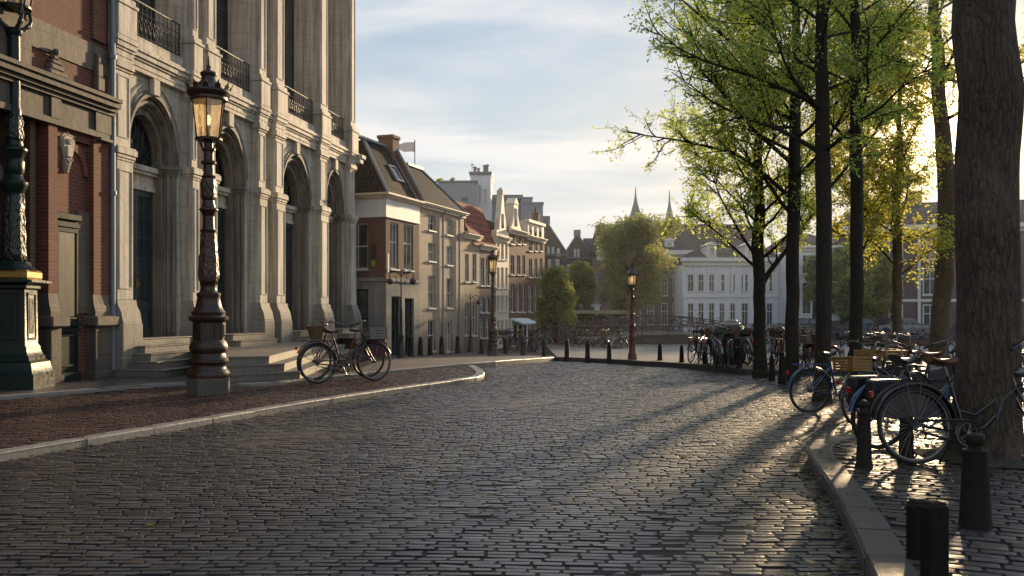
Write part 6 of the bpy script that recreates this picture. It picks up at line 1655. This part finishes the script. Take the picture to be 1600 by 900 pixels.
def trunk_mesh(mb, pts, rad, n=20, seed=0, rough=.05, flare=.6, fh=.5, buttress=5):
    "tapered trunk with an uneven surface and root flare"
    rnd = random.Random(seed); P = [Vector(p) for p in pts]; d = [0]
    for a, b in zip(P[:-1], P[1:]): d.append(d[-1]+(b-a).length)
    tot = d[-1]; m = max(12, int(tot/.22)); ph = [rnd.uniform(0, 6.28) for _ in range(8)]
    vs = []; fs = []
    for i in range(m+1):
        s = tot*(i/m)**1.25; x = [float(np.interp(s, d, [p[k] for p in P])) for k in range(3)]; r = float(np.interp(s, d, rad))
        for k in range(n):
            a = 2*math.pi*k/n
            q = 1+rough*(math.sin(3*a+ph[0]+s*.9)+.7*math.sin(5*a+ph[1]-s*1.7)+.5*math.sin(9*a+ph[2]+s*2.5)+.6*math.sin(s*3.1+ph[3]+a))
            fl = flare*math.exp(-s/fh)*(1+.45*math.sin(buttress*a+ph[4]))
            rr = r*(q+fl); vs.append((x[0]+rr*math.cos(a), x[1]+rr*math.sin(a), x[2]))
    for i in range(m):
        for k in range(n): fs.append((i*n+k, i*n+(k+1) % n, (i+1)*n+(k+1) % n, (i+1)*n+k))
    mb.smooth = True; mb.add(vs, fs)
def tree(label, base, top, r0, seed, z_first, reach, n_limb, leaf_mat='leaf', bark='bark', leaf=.07, dens=1.0, bend=(), group='street trees on the right', shape=None, updir=.5, rough=.035, flare=.5, extra=(), lev3=7, n_tr=20, bias=(0, 0), name='street_tree', fh=.5, twig=1.0, zmax_leaf=99):
    rnd = random.Random(seed); rs = np.random.RandomState(seed)
    bx, by, bz_ = base
    root = empty(name, base, 0, label, 'tree', group)
    def rel(p): return (p[0]-bx, p[1]-by, p[2]-bz_)
    pts = [(0, 0, -.3)]+[rel(p) for p in bend]+[rel(top)]
    H = pts[-1][2]
    zs = [p[2] for p in pts]
    def tp(z): return Vector((float(np.interp(z, zs, [p[0] for p in pts])), float(np.interp(z, zs, [p[1] for p in pts])), z))
    def tr_(z): t = max(0, z)/H; return r0*(1-.10*t-.75*max(0, t-.35)/.65) if t < 1 else r0*.15
    fine = [tuple(tp(-.3+(H+.3)*i/24)+Vector((rnd.gauss(0, r0*.12) if 2 < i else 0, rnd.gauss(0, r0*.12) if 2 < i else 0, 0))) for i in range(25)]
    tm = MB(); trunk_mesh(tm, fine, [tr_(p[2]) for p in fine], n_tr, seed, rough, flare, fh)
    to = tm.build('trunk', M[bark], root)
    bm_ = MB(); bm_.smooth = True; LP = []; LD = []
    def path(p, d, Ln, seg, up, jit):
        out = [Vector(p)]; d = d.normalized()
        for i in range(seg):
            d = (d+Vector((rnd.gauss(0, jit), rnd.gauss(0, jit), rnd.gauss(0, jit)+up/seg))).normalized(); out.append(out[-1]+d*(Ln/seg))
        return out
    def leaves(pa, a, b, cnt, spread):
        for _ in range(cnt):
            t = rnd.uniform(a, b)*(len(pa)-1); i = min(int(t), len(pa)-2); q = pa[i].lerp(pa[i+1], t-i)
            if q.z+bz_ > zmax_leaf: continue
            LP.append((q.x+rnd.gauss(0, spread), q.y+rnd.gauss(0, spread), q.z+rnd.gauss(0, spread))); dd = (pa[i+1]-pa[i]).normalized(); LD.append((dd.x, dd.y, dd.z))
    def limb(p, d, Ln, r, lvl2=None):
        pa = path(p, d, Ln, 7, updir*.5, .10); rad = [r*(1-.82*i/7) for i in range(8)]; bm_.tube(pa, rad, 7, cap=False)
        n2 = int(6+Ln*3.2)
        for j in range(n2):
            t = rnd.uniform(.18, 1)*7; i = min(int(t), 6); q = pa[i].lerp(pa[i+1], t-i); dd = (pa[i+1]-pa[i]).normalized()
            side_ = dd.cross(Vector((rnd.gauss(0, 1), rnd.gauss(0, 1), rnd.gauss(0, 1)))).normalized(); d2 = (dd*rnd.uniform(.5, 1.0)+side_*rnd.uniform(.5, 1.0)+Vector((0, 0, .12))).normalized()
            L2 = (.30+.34*Ln*(1-.55*t/7))*rnd.uniform(.6, 1.2)*.8; pb = path(q, d2, L2, 4, .15, .16); bm_.tube(pb, [r*.30*(1-.75*k/4)+.002 for k in range(5)], 4, cap=False)
            leaves(pb, .35, 1, int(7*dens), .035)
            for k in range(int(lev3*rnd.uniform(.7, 1.3))):
                t3 = rnd.uniform(.2, 1)*4; i3 = min(int(t3), 3); q3 = pb[i3].lerp(pb[i3+1], t3-i3); d3 = ((pb[i3+1]-pb[i3]).normalized()*.8+Vector((rnd.gauss(0, .6), rnd.gauss(0, .6), rnd.gauss(-.1, .5)))).normalized()
                pc = path(q3, d3, rnd.uniform(.22, .55)*twig, 2, -.1, .15); bm_.tube(pc, [.0045*twig, .003*twig, .0015*twig], 3, cap=False)
                leaves(pc, .1, 1, int(15*dens), .030*twig)
    az = rnd.uniform(0, 6.28)
    for i in range(n_limb):
        t = (i+.5)/n_limb; z = (z_first-bz_)+(H-.3-(z_first-bz_))*t**.9; az += 2.4+rnd.uniform(-.4, .4); s_ = shape(t) if shape else (1-.72*t**1.3)
        el = R(rnd.uniform(14, 42)+28*t); d = Vector((math.cos(az)*math.cos(el)+bias[0], math.sin(az)*math.cos(el)+bias[1], math.sin(el)))
        limb(tp(z), d, reach*s_*rnd.uniform(.68, 1.22), max(.010, min(tr_(z)*.30, .055)*(.55+.5*s_)))
    for (z, azd, eld, Ln, r) in extra:
        a, e_ = R(azd), R(eld); limb(tp(z-bz_), Vector((math.cos(a)*math.cos(e_), math.sin(a)*math.cos(e_), math.sin(e_))), Ln, r)
    bm_.build('branch_network', M[bark], to)
    V, Fq = leaf_quads(np.array(LP), np.array(LD), leaf, rs)
    npmesh('crown', V, Fq, M[leaf_mat], root)
    print(label[:30], len(LP)); return root
def b3(px, py, dz): return spot(px, py, dz)
def P3(px, py, Y): return (xat(px, Y), Y, zat(py, Y))
# the big trunk
A = b3(1541, 716, 0)
tree('massive old tree with deeply furrowed bark beside the nearest bicycle', A, (A[0]-.1, A[1]+.3, 15), .285, 21, 5.9, 4.2, 16, 'leaf_gold', 'bark_big', .07, .9, [(A[0]+.02, A[1], 2.0), (A[0]+.0, A[1], 4.0)], rough=.03, flare=.7, n_tr=72, fh=.30, lev3=6, bias=(.25, .1))
G = b3(1188, 580, 0); tree('forked tree at the corner of the square, first of the trunks', G, (G[0]+.1, G[1], 9.6), .145, 33, 2.3, 2.95, 38, 'leaf', 'bark', .085, .8, [(G[0]-.02, G[1], 2.5), (G[0]-.05, G[1], 5)], extra=((2.0, 10, 62, 3.0, .075), (2.6, 150, 50, 2.6, .045)), fh=.3, twig=1.2, shape=lambda t: (.86+.28*t) if t < .5 else 1.0*(1-1.1*(t-.5)))
Fp = b3(1237, 594, Z_ROAD); tree('dark straight trunk second in the line, with wide left-hand branches', Fp, (Fp[0]+.15, Fp[1], 13), .15, 41, 4.3, 3.9, 34, 'leaf', 'bark', .078, .8, [(Fp[0]+.05, Fp[1], 4)], extra=((4.0, 185, 28, 4.3, .055), (4.8, 195, 32, 4.4, .055), (5.8, 172, 30, 4.2, .055), (3.6, 165, 50, 3.4, .05), (6.6, 190, 30, 4.2, .05)), fh=.3, bias=(-.12, 0), twig=1.15)
E = b3(1286, 627, Z_ROAD); tree('dark trunk that the blue bicycle leans against', E, (E[0]-.12, E[1], 12), .136, 52, 4.0, 3.2, 26, 'leaf', 'bark', .066, .8, [(E[0]+.0, E[1], 4)], extra=((4.2, 170, 30, 3.2, .045), (5.0, 190, 25, 3.2, .045), (3.5, 10, 40, 2.2, .035)), fh=.25, flare=.9, bias=(-.08, 0))
D = b3(1338, 620, Z_ROAD); tree('slim dark trunk between the blue bicycle and the yellow crates', D, (D[0]-.1, D[1], 12.5), .118, 63, 4.3, 3.0, 26, 'leaf', 'bark', .070, .75, [(D[0], D[1], 4)], fh=.25)
C = b3(1402, 583, Z_ROAD); tree('thin trunk with low golden leaves in front of the brick building', C, (C[0]+.1, C[1], 9), .12, 74, 2.1, 1.75, 26, 'leaf_gold', 'bark_warm', .085, .8, [(C[0], C[1], 4)], fh=.25, twig=1.2, updir=.8)
B = b3(1463, 566, 0); tree('leaning pale-brown trunk next to the massive tree', B, (xat(1452, B[1]), B[1], 15), .25, 85, 6.6, 4.2, 22, 'leaf_gold', 'bark_warm', .10, .75, [(xat(1483, B[1]), B[1], zat(300, B[1])), (xat(1466, B[1]), B[1], zat(140, B[1]))], fh=.3, twig=1.4)
C2 = b3(1334, 571, 0); tree('thin trunk hidden behind the slim dark one, its golden leaves filling the gap', C2, (C2[0]+.1, C2[1], 9.5), .11, 78, 2.6, 2.1, 28, 'leaf_gold', 'bark_warm', .10, .75, fh=.25, twig=1.4, updir=.7)
# trees out of the frame on the right whose shade falls on the street
#X_ = (13.2, 12.5, 0); tree('tree standing outside on the right', X_, (13, 12.6, 12), .2, 96, 3.5, 3.6, 14, 'leaf_gold', 'bark', .11, .5, lev3=5, twig=1.4)
# far trees
FG = 'trees along the canal'
def far_tree(label, px, pyb, pyt, Y, hwpx, seed, mat, bark='bark', n=26, leaf=.16, dens=.7, first=.3, zb=None):
    zb = terr(Y) if zb is None else zb; x = xat(px, Y); zt = zat(pyt, Y); reach = hwpx/F*Y
    rq = random.Random(seed+5); sh = lambda t: math.sin(math.pi*(.18+.80*t))**.8*rq.uniform(.72, 1.18)
    tree(label, (x, Y, zb), (x, Y, zt-.3), .10+reach*.04, seed, zb+(zt-zb)*first, reach*1.12, n, mat, bark, leaf, dens, group=FG, shape=sh, n_tr=10, lev3=6, twig=1.5*reach/3+.5, name='canal_tree')
far_tree('bushy green young tree at the end of the house row', 868, 545, 412, 43, 25, 101, 'leaf_far', n=36, leaf=.15, first=.26)
far_tree('dark green tree just behind the bushy young one', 906, 540, 405, 57, 24, 102, 'leaf_far', n=28, leaf=.19, first=.25)
far_tree('big round olive and gold tree beneath the copper spire', 992, 535, 348, 57, 61, 103, 'leaf_autumn', n=52, leaf=.19, dens=.62, first=.22)
far_tree('bright yellow-green young tree on the far quay between the trunks', 1362, 525, 372, 66, 38, 104, 'leaf_gold', 'bark_warm', n=36, leaf=.22, first=.18, zb=-.45)
far_tree('soft green tree on the far quay behind the dark trunks', 1318, 525, 385, 67, 32, 105, 'leaf', n=28, leaf=.24, first=.18, zb=-.45)
far_tree('light green tree on the far quay left of the yellow-green one', 1272, 522, 395, 65.5, 14, 106, 'leaf_far', n=12, leaf=.2, first=.4, zb=-.45)

# soil round the big trunk, fallen leaves and grit
e = MB(); rr = random.Random(5); pts = []
for i in range(40):
    a = 2*math.pi*i/40; q = .62+.12*math.sin(3*a+1)+rr.uniform(-.05, .05); pts.append((A[0]+q*math.cos(a), A[1]+q*.9*math.sin(a), .012))
ring = len(pts); vs = pts+[(A[0], A[1], .10)]; e.add(vs, [(i, (i+1) % ring, ring) for i in range(ring)])
e.build('soil', m_plain('dark_soil', (.045, .034, .022), .95, .4, 14, bump=.02), kind='structure')
rs = np.random.RandomState(77); LPf = []
def scat(n, cx, cy, sx, sy, z):
    p = np.column_stack([rs.normal(cx, sx, n), rs.normal(cy, sy, n), np.full(n, z)]); LPf.append(p)
scat(500, A[0], A[1]-.1, .7, .6, .02); scat(250, A[0]-1.2, A[1]-1.5, 1.3, 1.2, .012)
for t in np.linspace(0, .8, 60):
    i = int(t*(len(isl)-2)); x, y = isl[i]; scat(7, x-.07, y, .05, .12, Z_ROAD+.012)
for t in np.linspace(.1, .97, 90):
    i = int(t*(len(kerb1)-2)); x, y = kerb1[i]; scat(4, x+.07, y-.05, .06, .15, Z_ROAD+.012)
scat(500, 3.5, 14, 2.6, 5, Z_ROAD+.012); scat(220, -1, 9, 3, 3, Z_ROAD+.012)
for q in (G, Fp, E, D): scat(120, q[0], q[1]-.1, .35, .35, q[2]+.02)
PL = np.concatenate(LPf); keep = ~(inside(PL[:, 0], PL[:, 1], isl_poly) & (PL[:, 2] < -.05)) & (PL[:, 1] > 3)
PL = PL[keep]; n = len(PL); a = rs.uniform(0, 6.28, n); L_ = rs.uniform(.018, .042, n)
ux = np.column_stack([np.cos(a), np.sin(a), rs.normal(0, .18, n)])*L_[:, None]; vx = np.column_stack([-np.sin(a), np.cos(a), rs.normal(0, .25, n)])*(L_*.55)[:, None]
V = np.stack([PL-ux, PL-vx, PL+ux, PL+vx], 1).reshape(-1, 3)
o = npmesh('fallen_leaves', V, np.arange(n*4).reshape(n, 4), m_leaf('fallen_leaf', [(.16, .10, .03), (.10, .06, .025), (.16, .15, .04)], [(.2, .14, .04), (.15, .1, .03), (.2, .2, .05)]), None, 'stuff')
o['label'] = 'small fallen leaves and bud scales lying in the gutters and round the trunks'
